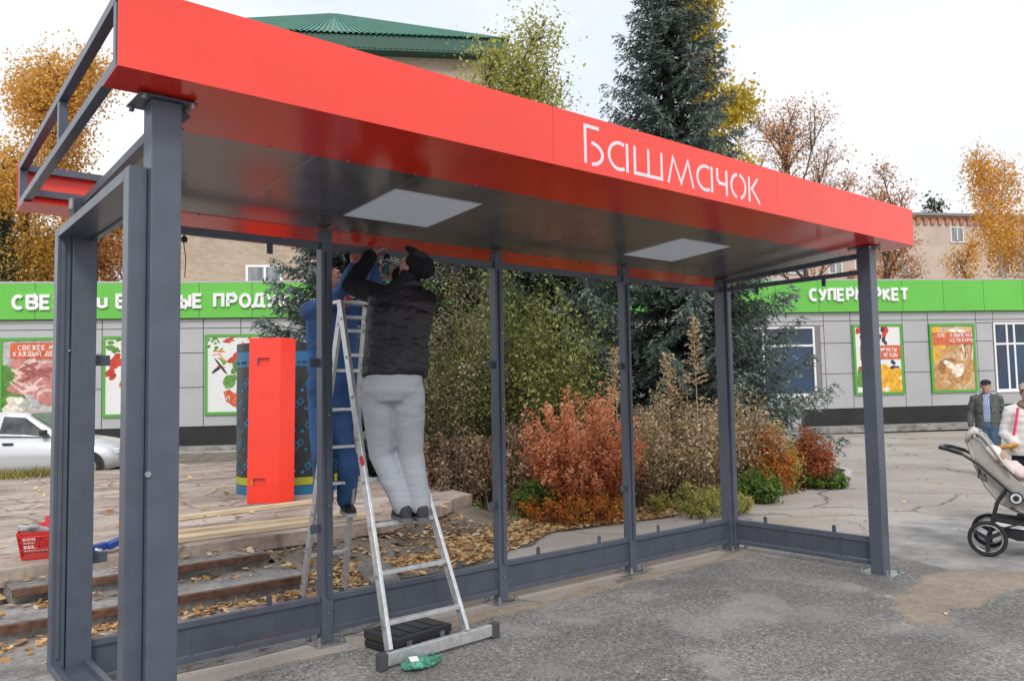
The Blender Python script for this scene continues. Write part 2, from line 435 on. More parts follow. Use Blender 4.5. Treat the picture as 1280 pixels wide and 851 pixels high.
def g_asphalt(k):
    base = k.ramp(k.nz(0.9, 7), [(0.3, (0.19,0.185,0.178)), (0.55, (0.275,0.268,0.258)), (0.75, (0.36,0.35,0.335))])
    sp = k.vor(85, 'F1'); 
    c = k.mix(0.75, base, k.ramp(sp.outputs['Color'], [(0.1, 0.22), (0.5, 0.85), (0.8, 1.2), (0.97, 2.2)]), 'MULTIPLY')
    c = k.mix(0.6, c, k.ramp(k.nz(28, 6), [(0.3, 0.5), (0.6, 1.1), (0.75, 1.5)]), 'MULTIPLY')
    # pale cement dust and spatters
    f = k.ramp(k.nz(1.7, 8, dist=0.6), [(0.52, 0.0), (0.68, 0.6)])
    c = k.mix(f, c, (0.36, 0.35, 0.33))
    f = k.ramp(k.nz(7.5, 4), [(0.69, 0.0), (0.73, 0.85)])
    c = k.mix(f, c, (0.55, 0.54, 0.52))
    f = k.ramp(k.nz(0.7, 9, k.mapv((0.6,1.6,1), (3,1,0)), 0.8), [(0.5, 0.0), (0.53, 0.22), (0.6, 0.26)])
    c = k.mix(f, c, (0.12, 0.115, 0.11))
    # tan sand by the right post
    s1 = k.spot(0.15, -2.2, 1.5, 0.33, 0.1)
    s2 = k.spot(-2.4, -0.15, 3.8, 0.16, 0.0)
    sand = k.ramp(k.nz(9, 6), [(0.3, (0.3,0.225,0.15)), (0.7, (0.47,0.37,0.26))])
    c = k.mix(k.math('MULTIPLY', s1, 0.5), c, sand)
    c = k.mix(k.math('MULTIPLY', s2, 0.6), c, sand)
    k.bump(sp.outputs['Distance'], 0.5, 0.006)
    return c
def g_slabs(k):
    v = k.mapv((0.35, 1.0, 1.0), rot=(0,0,0.5))
    base = k.ramp(k.nz(2.4, 8, v), [(0.28, (0.2,0.15,0.13)), (0.45, (0.40,0.33,0.29)), (0.62, (0.5,0.44,0.39)), (0.8, (0.58,0.54,0.5))])
    vo = k.vor(1.15, vec=warp(k, 2.5, 0.25)); cr = k.ramp(vo.outputs['Distance'], [(0.0, 0.0), (0.04, 1.0)])
    c = k.mix(k.math('MULTIPLY', k.math('SUBTRACT', 1.0, cr), 0.6), base, (0.12, 0.085, 0.065))
    vc = k.vor(1.15, 'F1', warp(k, 2.5, 0.25)); c = k.mix(0.35, c, k.ramp(vc.outputs['Color'], [(0.0, (0.6,0.5,0.45)), (1.0, (1.2,1.15,1.1))]), 'MULTIPLY')
    c = k.mix(0.5, c, k.ramp(k.nz(16, 6), [(0.35, 0.55), (0.65, 1.1)]), 'MULTIPLY')
    k.bump(k.nz(8, 6), 0.6, 0.02)
    return c
def g_concrete(k):
    c = k.ramp(k.nz(3.2, 8), [(0.3, (0.16,0.15,0.14)), (0.5, (0.3,0.29,0.28)), (0.72, (0.42,0.41,0.39))])
    c = k.mix(0.6, c, k.ramp(k.nz(26, 6), [(0.35, 0.5), (0.65, 1.15)]), 'MULTIPLY')
    c = k.mix(k.ramp(k.nz(1.3, 4, k.mapv((1,1,6))), [(0.55, 0.0), (0.7, 0.7)]), c, (0.1, 0.085, 0.07))
    k.bump(k.nz(22, 7), 0.7, 0.02)
    return c
def g_soil(k):
    c = k.ramp(k.nz(2.2, 8), [(0.3, (0.1,0.08,0.065)), (0.5, (0.2,0.17,0.14)), (0.72, (0.3,0.27,0.235))])
    c = k.mix(0.6, c, k.ramp(k.nz(45, 4), [(0.35, 0.5), (0.65, 1.2)]), 'MULTIPLY')
    k.bump(k.nz(30, 5), 0.8, 0.03)
    return c
PAV = ground_mat('worn paving', g_paving); ASPH = ground_mat('asphalt', g_asphalt); SLAB = ground_mat('plaza slabs', g_slabs)
CONC = ground_mat('weathered concrete', g_concrete); SOIL = ground_mat('soil', g_soil)

gm = MB(); gm.add([(-260,-200,0),(320,-200,0),(320,320,0),(-260,320,0)], [(0,1,2,3)])
structure(gm.build('ground', PAV))

def wobble(poly, step=0.25, amp=0.05, seed=0):
    out = []
    for i, p in enumerate(poly):
        q = poly[(i+1) % len(poly)]; a = Vector(p); b = Vector(q); n = max(1, int((b-a).length/step)); n = min(n, 60)
        for k in range(n):
            c = a.lerp(b, k/n); c = c+Vector((noise.noise(Vector((c.x*2.1, c.y*2.1, seed)))*amp, noise.noise(Vector((c.x*2.1, c.y*2.1, seed+9)))*amp)); out.append((c.x, c.y))
    return out
def sheet(name, poly, z, M):
    mb = MB(); mb.add([(x, y, z) for x, y in poly], [tuple(range(len(poly)))]); o = mb.build(name, M, recalc=False)
    if o.data.polygons[0].normal.z < 0: o.data.flip_normals()
    return structure(o)
sheet('asphalt_road', wobble([(-14,-14),(3.2,-14),(2.6,-4.4),(1.15,-2.75),(0.6,-1.9),(0.95,-0.8),(0.75,-0.1),(-1,-0.17),(-4.6,-0.22),(-14,-0.2)], 0.2, 0.16, 1), 0.004, ASPH)
# grey broken asphalt left of the shelter, at the foot of the steps
sheet('footway', wobble([(-14,0.0),(-4.2,0.05),(-3.3,0.5),(-3.6,1.2),(-14,1.35)], 0.2, 0.12, 3), 0.004, CONC)

# planting bed of soil behind the shelter
bed = [(-3.9,1.3),(-2.6,1.15),(-1.6,1.5),(-0.6,2.0),(1.2,1.75),(3.0,1.85),(5.0,2.0),(6.6,2.15),(7.6,2.75),(7.8,3.6),(9.5,5.5),(12,9),(13,14),(-0.2,20),(-0.4,13),(-0.55,3.45),(-2.3,2.72),(-3.9,2.3)]
def inside(x, y, poly):
    c = False; j = len(poly)-1
    for i in range(len(poly)):
        xi, yi = poly[i]; xj, yj = poly[j]
        if (yi > y) != (yj > y) and x < (xj-xi)*(y-yi)/(yj-yi)+xi: c = not c
        j = i
    return c
sheet('soil_bed', wobble(bed, 0.2, 0.12, 5), 0.008, SOIL)

# raised plaza and its broken concrete steps
pl = MB()
plz = [(-26,2.42)]+[(x, 2.38+0.05*noise.noise(Vector((x*3.1, 0, 2)))+0.03*noise.noise(Vector((x*11.0, 0, 5)))) for x in np.arange(-9, -2.5, 0.12)]+[(a+0.03*noise.noise(Vector((a*7, b*7, 3))), b+0.04*noise.noise(Vector((a*6, b*6, 1)))) for a, b in [(-2.45+1.75*t, 2.45+0.98*t+0.05*math.sin(9*t)) for t in np.linspace(0, 1, 26)]]+[(-0.55,4.2),(-0.35,11.4),(-26,11.4)]
pl.prism(plz, 0.20, 0.33)
structure(pl.build('plaza', SLAB))
pb = MB(); pb.prism([(x, y+0.05) if y < 11 else (x, y) for x, y in plz], 0.0, 0.2); structure(pb.build('plaza_base', mat('brown crumbling concrete', (0.24,0.17,0.135), 0.95, 0, 5, 0.55, bump=0.9, bscale=14)))
st = MB()
def step(x0, x1, yf, yb, z0, z1, seed):
    n = int((x1-x0)/0.1)
    for i in range(n):
        a = x0+(x1-x0)*i/n; b = x0+(x1-x0)*(i+1)/n
        j = lambda x, q: 0.03*noise.noise(Vector((x*3, q, seed)))+0.018*noise.noise(Vector((x*12, q, seed)))
        st.hexa([(a,yf+0.04+j(a,0),z0),(b,yf+0.04+j(b,0),z0),(b,yb,z0),(a,yb,z0),(a,yf+j(a,1)*0.5,z1),(b,yf+j(b,1)*0.5,z1),(b,yb,z1+0.004),(a,yb,z1+0.004)])
step(-9.5, -3.92, 1.44, 2.12, 0.0, 0.12, 1)
step(-6.0, -4.02, 2.02, 2.48, 0.12, 0.235, 2)
steps = structure(st.build('steps', CONC))
RUST = mat('rusty angle iron', (0.16, 0.085, 0.055), 0.85, 0.2, 14, 0.5, bump=0.4, bscale=60)
ni = MB()
def nose(x0, x1, y, z):
    n = 14
    for i in range(n):
        a = x0+(x1-x0)*i/n; b = x0+(x1-x0)*(i+1)/n
        if noise.noise(Vector((a*1.7, z*20, 3))) < -0.42: continue
        q = lambda x: 0.012*noise.noise(Vector((x*2.5, 7, z)))
        ni.hexa([(a,y-0.012+q(a),z-0.045),(b,y-0.012+q(b),z-0.045),(b,y+0.01+q(b),z-0.045),(a,y+0.01+q(a),z-0.045),(a,y-0.012+q(a),z+0.006),(b,y-0.012+q(b),z+0.006),(b,y+0.05+q(b),z+0.006),(a,y+0.05+q(a),z+0.006)])
nose(-9.5, -3.95, 1.43, 0.12); nose(-6.0, -4.05, 2.01, 0.235)
structure(ni.build('step_edging', RUST))

# earth banked against the plaza edge
bk_ = MB(); E_ = [(-3.9,2.42),(-3.2,2.40),(-2.5,2.42),(-2.1,2.66),(-1.7,2.9),(-1.2,3.18),(-0.75,3.45),(-0.45,4.2),(-0.3,5.5),(-0.25,8)]
row = []
for i, (x, y) in enumerate(E_):
    a = Vector(E_[max(0, i-1)]); b = Vector(E_[min(len(E_)-1, i+1)]); t = (b-a).normalized(); nr = Vector((t.y, -t.x)); r_ = []
    for j in range(7):
        s_ = j/6; p = Vector((x, y))-nr*0.03+nr*s_*0.75; z = 0.25*(1-s_)**1.6*(0.75+0.5*noise.noise(Vector((p.x*2, p.y*2, 5))))+0.02*noise.noise(Vector((p.x*9, p.y*9, 2)))+0.006; r_.append((p.x, p.y, max(z, -0.01 if j == 6 else z)))
    row.append(r_)
bk_.add([q for r_ in row for q in r_], [(i*7+j, i*7+j+1, (i+1)*7+j+1, (i+1)*7+j) for i in range(len(E_)-1) for j in range(6)], True)
structure(bk_.build('soil_bank', SOIL)); BANK = row
# cast concrete rubble by the bed
BR = mat('broken brown concrete', (0.2, 0.15, 0.125), 0.95, 0, 6, 0.5, bump=0.9, bscale=18)
def rock(name, c, r, M, label, cat, group=None, seed=0):
    mb = MB(); mb.ell((0,0,0), (1,1,1), n=16, k=10)
    for i, v in enumerate(mb.v):
        k = 1+0.28*noise.noise(v*1.6+Vector((seed,0,0)))+0.12*noise.noise(v*4+Vector((seed,3,0)))
        mb.v[i] = Vector((v.x*r[0]*k, v.y*r[1]*k, max(-0.3*r[2], v.z*r[2]*k)))
    root = mb.build(name, M, local=True); root.location = c; root.rotation_euler = (0,0,seed*1.3)
    return tag(root, label, cat, group)
rock('broken_slab', (-3.25, 1.45, 0.02), (0.42, 0.16, 0.1), CONC, 'long mossy lump of broken concrete lying in leaves behind the ladder', 'rubble', seed=1)
rock('broken_slab', (-1.35, 2.85, 0.04), (0.13, 0.1, 0.11), BR, 'brown broken block at the plaza corner near the dry shrubs', 'rubble', seed=2)
rock('dark_stone', (-0.15, 2.55, 0.03), (0.16, 0.11, 0.09), BLACKP, 'small black lump lying at the foot of the red bush', 'stone', seed=3)

# curved pale kerb at the far end of the bed
kb = MB(); KP = [(5.6,2.28),(6.4,2.2),(7.2,2.5),(7.75,3.1),(7.9,3.9)]
for a, b in zip(KP, KP[1:]): kb.bar((*a,0.05), (*b,0.05), 0.12, 0.14)
structure(kb.build('kerb', mat('pale kerb', (0.5,0.49,0.47), 0.8, 0, 8, 0.3), bevel=0.01))
# ------------------------------------------------------------------ bus shelter
sh = thing('bus_shelter', (-3.0, -0.8, 0), 'unfinished grey steel bus shelter with a long red fascia reading Башмачок', 'bus shelter')
def zs(y): return 2.765-0.0659*y            # underside of the roof, rising to the front
BACK = 0.0; FRONT = -1.546
def bolt(mb, x, y, z, r=0.011, h=0.05):
    mb.piece()
    mb.cyl((x, y), r, z, z+h, 8); mb.cyl((x, y), r*1.9, z+0.004, z+0.02, 6)
def post(x, y, a, ztop, groove=False, plate=True, rail=False):
    p = MB(); h = a/2
    if groove:      # corner posts: two channels with a recessed joint
        p.box(x-h, x-0.012, y-h, y+h, 0.014, ztop); p.box(x+0.012, x+h, y-h, y+h, 0.014, ztop)
        p.box(x-0.014, x+0.014, y-h+0.02, y+h-0.02, 0.014, ztop-0.002)
        p.box(x-0.03, x+0.03, y-h-0.03, y-h-0.001, 0.014, ztop-0.003)
    else: p.box(x-h, x+h, y-h, y+h, 0.014, ztop)
    o = p.build('post', GREY, sh, bevel=0.005)
    if plate:
        b = MB(); w = a*1.05+0.02
        b.box(x-w, x+w, y-w, y+w, 0.002, 0.013)
        b.build('base_plate', GALV, o, bevel=0.002)
        q = MB()
        for sx in (-1, 1):
            for sy in (-1, 1): bolt(q, x+sx*w*0.78, y+sy*w*0.78, 0.013)
        q.build_each('bolt', GALV, o)
    return o
LAMP2 = leafmat('opal light panel', [(0.62,0.64,0.68),(0.62,0.64,0.68)], 0.5, 0.45)
XS = [-5.985, -4.5, -3.0, -1.5, 0.0]
for i, x in enumerate(XS):
    if i == 0: o = post(x, BACK, 0.125, zs(0)-0.006)
    elif i == 4: o = post(x, BACK, 0.115, zs(0)-0.006, groove=True)
    else:
        o = post(x, BACK, 0.08, zs(0)-0.012)
        s = MB(); s.box(x-0.012, x+0.012, -0.058, -0.041, 0.3, 2.6); s.build('glazing_strip', GREYD, o)
        q = MB()
        for z in (0.45, 0.2, 0.9, 1.5, 2.1): q.piece(); q.tube([(x+0.001, -0.06 if z > 0.3 else -0.041, z), (x+0.001, -0.066 if z > 0.3 else -0.047, z)], 0.007, 8)
        q.build_each('screw', GALV, o)
    # side tabs that will hold the glass
    if i < 4:
        t = MB()
        for z in (0.75, 1.85):
            t.box(x-0.105 if i != 0 else x+0.063, x-0.041 if i != 0 else x+0.15, 0.0, 0.006, z-0.03, z+0.03)
            if i: t.box(x+0.041, x+0.062, 0.0, 0.006, z-0.03, z+0.03)
        t.build_each('glass_clip', GREYD, o, bevel=0.003)
for x in (-6.012, 0.0):
    o = post(x, FRONT, 0.12, zs(FRONT)-0.013, plate=True)
    b = MB(); b.box(x-0.115, x+0.115, FRONT-0.085, FRONT+0.12, zs(FRONT)-0.012, zs(FRONT)-0.005); b.bar((x+0.06,FRONT+0.02,zs(FRONT)-0.07),(x+0.105,FRONT+0.02,zs(FRONT)-0.021),0.006,0.04)
    b.build('head_plate', GREY, o, bevel=0.002)
    q = MB()
    for sx in (-0.095, 0.095):
        for sy in (-0.08, 0.11): q.piece(); q.cyl((x+sx, FRONT+sy), 0.011, zs(FRONT)-0.028, zs(FRONT)-0.012, 6)
    q.build_each('bolt', GALV, o)
q = MB()
for dx in (-0.08, 0.05): q.piece(); q.tube([(-5.985+dx, -0.1, zs(0)-0.09), (-5.985+dx, -0.1, zs(0)-0.03)], 0.016, 8)
q.build_each('bolt', GALV, sh)

# low rails with kick panel, front edge to front edge of each bay
def rail(a, b, along):
    """a,b: ends along the axis"""
    P = lambda s, t, z: (s, t, z) if along == 'x' else (t, s, z)
    def bx(mb, s0, s1, t0, t1, z0, z1):
        if along == 'x': mb.box(s0, s1, t0, t1, z0, z1)
        else: mb.box(t0, t1, s0, s1, z0, z1)
    r = MB(); bx(r, a, b, -0.02, 0.02, 0.271, 0.311); bx(r, a, b, -0.02, 0.02, 0.067, 0.105)
    ro = r.build('bottom_rail', GREY, sh, bevel=0.004)
    k = MB(); bx(k, a+0.012, b-0.012, -0.003, 0.003, 0.11, 0.266)
    for s in np.linspace(a+0.02, b-0.02, 6): bx(k, s-0.008, s+0.008, -0.005, 0.005, 0.1055, 0.2705)
    k.build('kick_panel', GREYD, ro)
    t = MB()
    for f in (0.25, 0.75):
        s = a+(b-a)*f
        t.piece(); bx(t, s-0.019, s+0.019, 0.0, 0.005, 0.3115, 0.365); bx(t, s-0.013, s+0.013, 0.0, 0.005, 0.365, 0.373)
    t.build_each('glass_clip', GREYD, ro)
def header(a, b, along, z0=2.622, z1=2.67):
    def bx(mb, s0, s1, t0, t1, u0, u1):
        if along == 'x': mb.box(s0, s1, t0, t1, u0, u1)
        else: mb.box(t0, t1, s0, s1, u0, u1)
    r = MB(); bx(r, a, b, -0.02, 0.02, z0, z1); ro = r.build('header_rail', GREY, sh, bevel=0.003)
    t = MB()
    for f in (0.25, 0.75):
        s = a+(b-a)*f; bx(t, s-0.02, s+0.02, 0.0, 0.005, z0-0.065, z0-0.0005)
    t.build_each('glass_clip', GREYD, ro)
for i in range(4):
    h0 = 0.063 if i == 0 else 0.0405; h1 = 0.0405 if i < 3 else 0.058
    rail(XS[i]+h0, XS[i+1]-h1, 'x'); header(XS[i]+h0, XS[i+1]-h1, 'x')
rail(FRONT+0.0605, -0.058, 'y'); header(FRONT+0.0605, -0.058, 'y', 2.628, 2.668)
b = MB(); b.bar((0.0, FRONT+0.0605, zs(FRONT)-0.07), (0.0, -0.058, zs(0)-0.035), 0.05, 0.045); b.build('cross_beam', GREY, sh, bevel=0.003)
b = MB(); b.bar((-5.985, FRONT+0.09, zs(FRONT)-0.07), (-5.985, -0.063, zs(0)-0.035), 0.05, 0.045)
b.build('cross_beam', GREY, sh, bevel=0.003)

w_ = MB(); w_.tube([(-5.43,0.0,2.62),(-5.432,0.0,2.56),(-5.42,0.0,2.48),(-5.425,0.0,2.36)], 0.003, 6); w_.tube([(-5.43,0,2.615),(-5.43,0,2.60),(-5.43,0,2.575)], [0.008,0.02,0.016], 10); w_.build('wire', BLACKP, sh)
# light-box frame at the left end
F = MB()
F.box(-6.145, -6.074, -1.56, -1.475, 0.18, 2.575)                 # front upright
fo = F.build('display_frame', GREY, sh, bevel=0.004); F = MB()
F.box(-6.12, -6.053, -0.05, 0.04, 0.18, 2.575)                     # rear upright
F.box(-6.10, -6.080, -0.062, -0.05, 0.25, 2.50)
F.build('rear_upright', GREY, fo, bevel=0.004)
F = MB(); F.hexa([(-6.145,-1.475,2.525),(-6.095,-1.475,2.525),(-6.07,-0.051,2.525),(-6.12,-0.051,2.525),(-6.145,-1.475,2.573),(-6.095,-1.475,2.573),(-6.07,-0.051,2.573),(-6.12,-0.051,2.573)])
F.hexa([(-6.094,-1.475,2.53),(-5.955,-1.475,2.53),(-5.925,-0.064,2.53),(-6.07,-0.064,2.53),(-6.094,-1.475,2.536),(-5.955,-1.475,2.536),(-5.925,-0.064,2.536),(-6.07,-0.064,2.536)])
F.box(-5.962, -5.925, -1.47, -0.066, 2.52, 2.57)
F.build('frame_head', GREY, fo, bevel=0.003)
F = MB(); F.hexa([(-6.145,-1.475,0.182),(-6.105,-1.475,0.182),(-6.08,-0.051,0.182),(-6.12,-0.051,0.182),(-6.145,-1.475,0.225),(-6.105,-1.475,0.225),(-6.08,-0.051,0.225),(-6.12,-0.051,0.225)])
F.hexa([(-6.104,-1.475,0.19),(-5.96,-1.475,0.19),(-5.925,-0.064,0.19),(-6.079,-0.064,0.19),(-6.104,-1.475,0.196),(-5.96,-1.475,0.196),(-5.925,-0.064,0.196),(-6.079,-0.064,0.196)])
F.box(-5.96, -5.925, -1.47, -0.066, 0.182, 0.225)
F.build('frame_sill', GREY, fo, bevel=0.003)
q = MB()
q.piece(); q.tube([(-6.073,-1.60,1.33),(-6.073,-1.612,1.33)], 0.012, 8); q.piece(); q.tube([(-6.06,-0.064,1.9),(-6.06,-0.072,1.9)], 0.006, 8)
q.build_each('bolt', GALV, fo)

# roof
XL, XR = -6.252, 0.388; YF, YB = -1.793, 0.42; HF = 0.325
fa = MB()
seams = [XL, -4.02, -1.80, XR]
for a, b_ in zip(seams, seams[1:]):
    fa.box(a+0.0012, b_-0.0012, YF-0.004, YF, zs(YF), zs(YF)+HF)
fascia = fa.build('fascia', RED, sh)
# seam backing, top return, end return
fr = MB(); fr.box(XL+0.01, XR-0.01, YF+0.001, YF+0.004, zs(YF)+0.01, zs(YF)+HF-0.01); fr.box(XL, XR, YF+0.001, YF+0.03, zs(YF)+HF-0.004, zs(YF)+HF-0.001)
fr.build('fascia_lip', RED, sh)
def slab(mb, x0, x1, y0, y1, t=0.004, dz=0.0, y0l=None, y1l=None):
    mb.hexa([(x0,y0,zs(y0)+dz),(x1,y0,zs(y0)+dz),(x1,y1,zs(y1)+dz),(x0,y1,zs(y1)+dz),(x0,y0,zs(y0)+dz+t),(x1,y0,zs(y0)+dz+t),(x1,y1,zs(y1)+dz+t),(x0,y1,zs(y1)+dz+t)])
s1 = MB(); slab(s1, XL, -5.93, YF, -1.575); slab(s1, -5.93, -4.021, YF, -1.27); slab(s1, -4.019, -1.801, YF, -1.27); slab(s1, -1.799, XR, YF, -1.27)
slab(s1, XL, -5.93, 0.2, YB); slab(s1, -5.93, -3.001, 0.022, YB); slab(s1, -2.999, XR, 0.022, YB)
s1.build('red_soffit', REDM, sh)
xs = [-5.93,-5.18,-4.54,-3.90,-3.26,-2.62,-1.88,-1.24,-0.6,0.16]
for a, b_ in zip(xs, xs[1:]):
    s2 = MB(); dz = 0.003+0.0007*random.random()
    if a in (-4.54, -1.88): slab(s2, a+0.0015, b_-0.0015, -1.268, -0.985, 0.004, dz); s2.build('ceiling_panel', CEIL, sh); s2 = MB(); slab(s2, a+0.0015, b_-0.0015, -0.36, 0.02, 0.004, dz)
    else: slab(s2, a+0.0015, b_-0.0015, -1.268, 0.02, 0.004, dz)
    s2.build('ceiling_panel', CEIL, sh)
q = MB()
for x in np.arange(-5.85, 0.3, 0.42):
    q.piece(); q.cyl((x, -1.285), 0.006, zs(-1.285)-0.005, zs(-1.285), 6); q.piece(); q.cyl((x+0.1, 0.04), 0.006, zs(0.04)-0.005, zs(0.04), 6)
q.build_each('rivet', GALV, sh)
for x0 in (-4.54, -1.88):
    l = MB(); slab(l, x0-0.004, x0+0.644, -0.989, -0.356, 0.002, -0.001); lo = l.build('ceiling_light', LAMP2, sh)
# rear fascia
rf = MB(); rf.box(XL, XR, YB, YB+0.004, zs(YB), zs(YB)+0.285); rf.build('rear_fascia', RED, sh)
# roof skeleton
T = 0.042
sk = MB(); yi, yo = YF+0.03, YB-0.03
zt = lambda y: (zs(YF)+HF-0.035) + (zs(YB)+0.25-(zs(YF)+HF-0.035))*(y-YF)/(YB-YF)
for x in (XL+0.022, -3.6, -2.3, XR-0.03):
    sk.bar((x, yi-0.005, zt(yi)), (x, yo+0.005, zt(yo)), T, T); sk.bar((x, yi-0.005, zs(yi)+0.03), (x, yo+0.005, zs(yo)+0.03), T, T)
    for y in (yi+T/2, -0.71, yo-T/2): sk.bar((x, y, zs(y)+0.052), (x, y, zt(y)-0.022), T-0.002, T-0.002, up=(0,1,0))
for (y, z) in ((yo, zt(yo)), (yo, zs(yo)+0.11), (yi, zt(yi)), (yi, zs(yi)+0.03)):
    for a, b_ in ((XL+0.045, -3.625), (-3.575, -2.325), (-2.275, XR-0.055)): sk.bar((a, y, z), (b_, y, z), T, T)
sk.build('roof_frame', GREY, sh, bevel=0.002)

# stencil lettering of the fascia
LT = mat('pale cut-out lettering', (0.78, 0.74, 0.82), 0.5, 0, 3, 0.12)
lt = MB(); Tf = lambda x, z, d: (x, YF-0.004-d, z)
def rb(pts, w=0.021): ribbon(lt, pts, w, Tf, 0.0, 0.0012)
zb, zx, zc = 2.932, 3.108, 3.16
rb([(-3.77,zb),(-3.77,zc-0.01),(-3.655,zc-0.01)]); rb(arc(-3.722,zb+0.063,0.092,0.062,88,-88,12), 0.022)
def la(x0, x1):
    w = x1-x0; rb(arc(x0+w*0.56,(zb+zx)/2,w*0.50,(zx-zb)/2-0.008,62,298,16)); rb([(x1-0.011,zb),(x1-0.011,zx)])
la(-3.585, -3.405)
rb([(-3.348,zx),(-3.348,zb+0.01),(-3.098,zb+0.01),(-3.098,zx)]); rb([(-3.223,zx),(-3.223,zb+0.0205)])
rb([(-3.035,zb),(-2.985,zx-0.008),(-2.908,zb+0.015),(-2.835,zx-0.008),(-2.783,zb)], 0.018)
la(-2.75, -2.572)
rb([(-2.522,zx),(-2.522,zb+0.105),(-2.50,zb+0.078),(-2.43,zb+0.078)]); rb([(-2.42,zb),(-2.42,zx)])
cx, cz, rx, rz = -2.283, (zb+zx)/2, 0.082, 0.082
rb(arc(cx,cz,rx,rz,100,255,14)); rb(arc(cx,cz,rx,rz,80,-75,14))
rb([(-2.155,zb),(-2.155,zx)]); rb([(-2.05,zx),(-2.125,zb+0.095),(-2.03,zb)], 0.019)
lt.build('lettering', LT, fascia)
# ------------------------------------------------------------------ supermarket
PANEL = mat('light grey cladding', (0.46, 0.46, 0.475), 0.42, 0.25, 0.7, 0.07, bump=0.02, bscale=2)
GREEN = mat('green fascia sheet', (0.13, 0.5, 0.065), 0.4, 0.0, 0.5, 0.08, bump=0.02, bscale=1.5)
GREENF = mat('green poster frame', (0.09, 0.36, 0.05), 0.5)
SEAM = mat('panel joint', (0.09, 0.09, 0.095), 0.8)
PLINTH = mat('black plinth', (0.018, 0.017, 0.019), 0.6, 0, 2, 0.4)
GLASS = mat('dark window glass', (0.025, 0.045, 0.06), 0.06, 0.0, 0.9, 0.6, spec=0.9, coat=0.6)
GLASSB = mat('glass with painted reflection', (0.008, 0.035, 0.085), 0.1, 0.0, 0.8, 0.7, coat=0.5)  # dark glass; the blue is a reflection painted into its colour
LETW = mat('white sign lettering', (0.82, 0.82, 0.83), 0.4)
st_root = thing('supermarket', (1.85, 21.29, 0), 'low grey clad supermarket with a long green fascia and white sign letters', 'supermarket', rot=(0, -0.0058, R(-31.51)))
U0, U1 = -13.0, 36.0; ZB, ZG, ZT = 0.72, 4.17, 5.31
w = MB(); w.box(U0, U1, 0.05, 6.5, 0.3, 5.05); wall = w.build('wall', SEAM, st_root, local=True)
c = MB()
cols = [-13, -11.2, -9.4, -7.6, -5.95, -4.25, -2.93, -1.4, 0.13, 1.29, 2.9, 4.6, 6.3, 8, 9.7, 11.4, 13.1, 14.8, 16.5, 18.1, 19.2, 21.46, 22.49, 24.53, 25.55, 27.49, 28.2, 30.2, 32, 34, 36]
rows = [ZB, 1.97, 3.07, 3.86, ZG]
holes = [(18.3, 21.3, 1.22, 3.7), (28.15, 31.0, 1.21, 3.74), (-5.95, -3.4, 1.1, 3.62), (22.5, 24.5, 1.15, 3.76), (25.53, 27.42, 1.15, 3.76)]
def piece(u0, u1, z0, z1):
    for h in holes:
        a0, a1, b0, b1 = max(u0, h[0]), min(u1, h[1]), max(z0, h[2]), min(z1, h[3])
        if a0 < a1-0.02 and b0 < b1-0.02 and h in holes[:2]:
            if z0 < b0: piece(u0, u1, z0, b0)
            if z1 > b1: piece(u0, u1, b1, z1)
            if u0 < a0: piece(u0, a0, b0, b1)
            if u1 > a1: piece(a1, u1, b0, b1)
            return
    if u1-u0 > 0.03 and z1-z0 > 0.03:
        d = 0.003*random.random(); c.box(u0+0.012, u1-0.012, -0.0-d, 0.045, z0+0.012, z1-0.012)
for i in range(len(cols)-1):
    for j in range(len(rows)-1): piece(cols[i], cols[i+1], rows[j], rows[j+1])
c.build('cladding', PANEL, wall, local=True)
g = MB(); gx = list(np.arange(-13, 36.1, 1.63))
for a, b_ in zip(gx, gx[1:]): g.box(a+0.008, b_-0.008, -0.16-0.003*random.random(), 0.04, ZG+0.012, ZT)
fas = g.build('fascia', GREEN, st_root, local=True)
g = MB(); g.box(U0, U1, -0.15, 0.03, ZG+0.02, ZT-0.03); g.build('fascia_core', SEAM, fas, local=True)
g = MB(); g.box(U0, U1, -0.165, 6.6, ZT+0.001, ZT+0.05); g.build('roof', PANEL, st_root, local=True)
p = MB(); p.box(U0, 19.9, 0.03, 0.3, 0.1, ZB-0.005); p.box(20.45, U1, 0.03, 0.3, 0.1, ZB-0.005); p.build('plinth', PLINTH, st_root, local=True)
p = MB(); p.box(19.92, 20.43, -0.02, 0.25, 0.1, ZB+0.1); p.build('pier', PANEL, st_root, local=True)
Ts = lambda x, z, d: (x, -0.165-d, z)
def letters(text, x, z, h, pitch, wf, zbase=None):
    mb = MB(); write(mb, text, x, z, h, pitch, wf, Ts, 0.0, 0.07, 0.26); mb.build('sign_lettering', LETW, fas, local=True)
letters('СВЕЖИЕ', -5.47, 4.52, 0.38, 0.40, 0.40); letters('и', -3.02, 4.55, 0.36, 0.40, 0.52)
letters('ВКУСНЫЕ', -2.44, 4.53, 0.38, 0.385, 0.38); letters('ПРОДУКТЫ', 0.50, 4.53, 0.38, 0.405, 0.42)
letters('СУПЕРМАРКЕТ', 20.87, 4.60, 0.38, 0.353, 0.37)
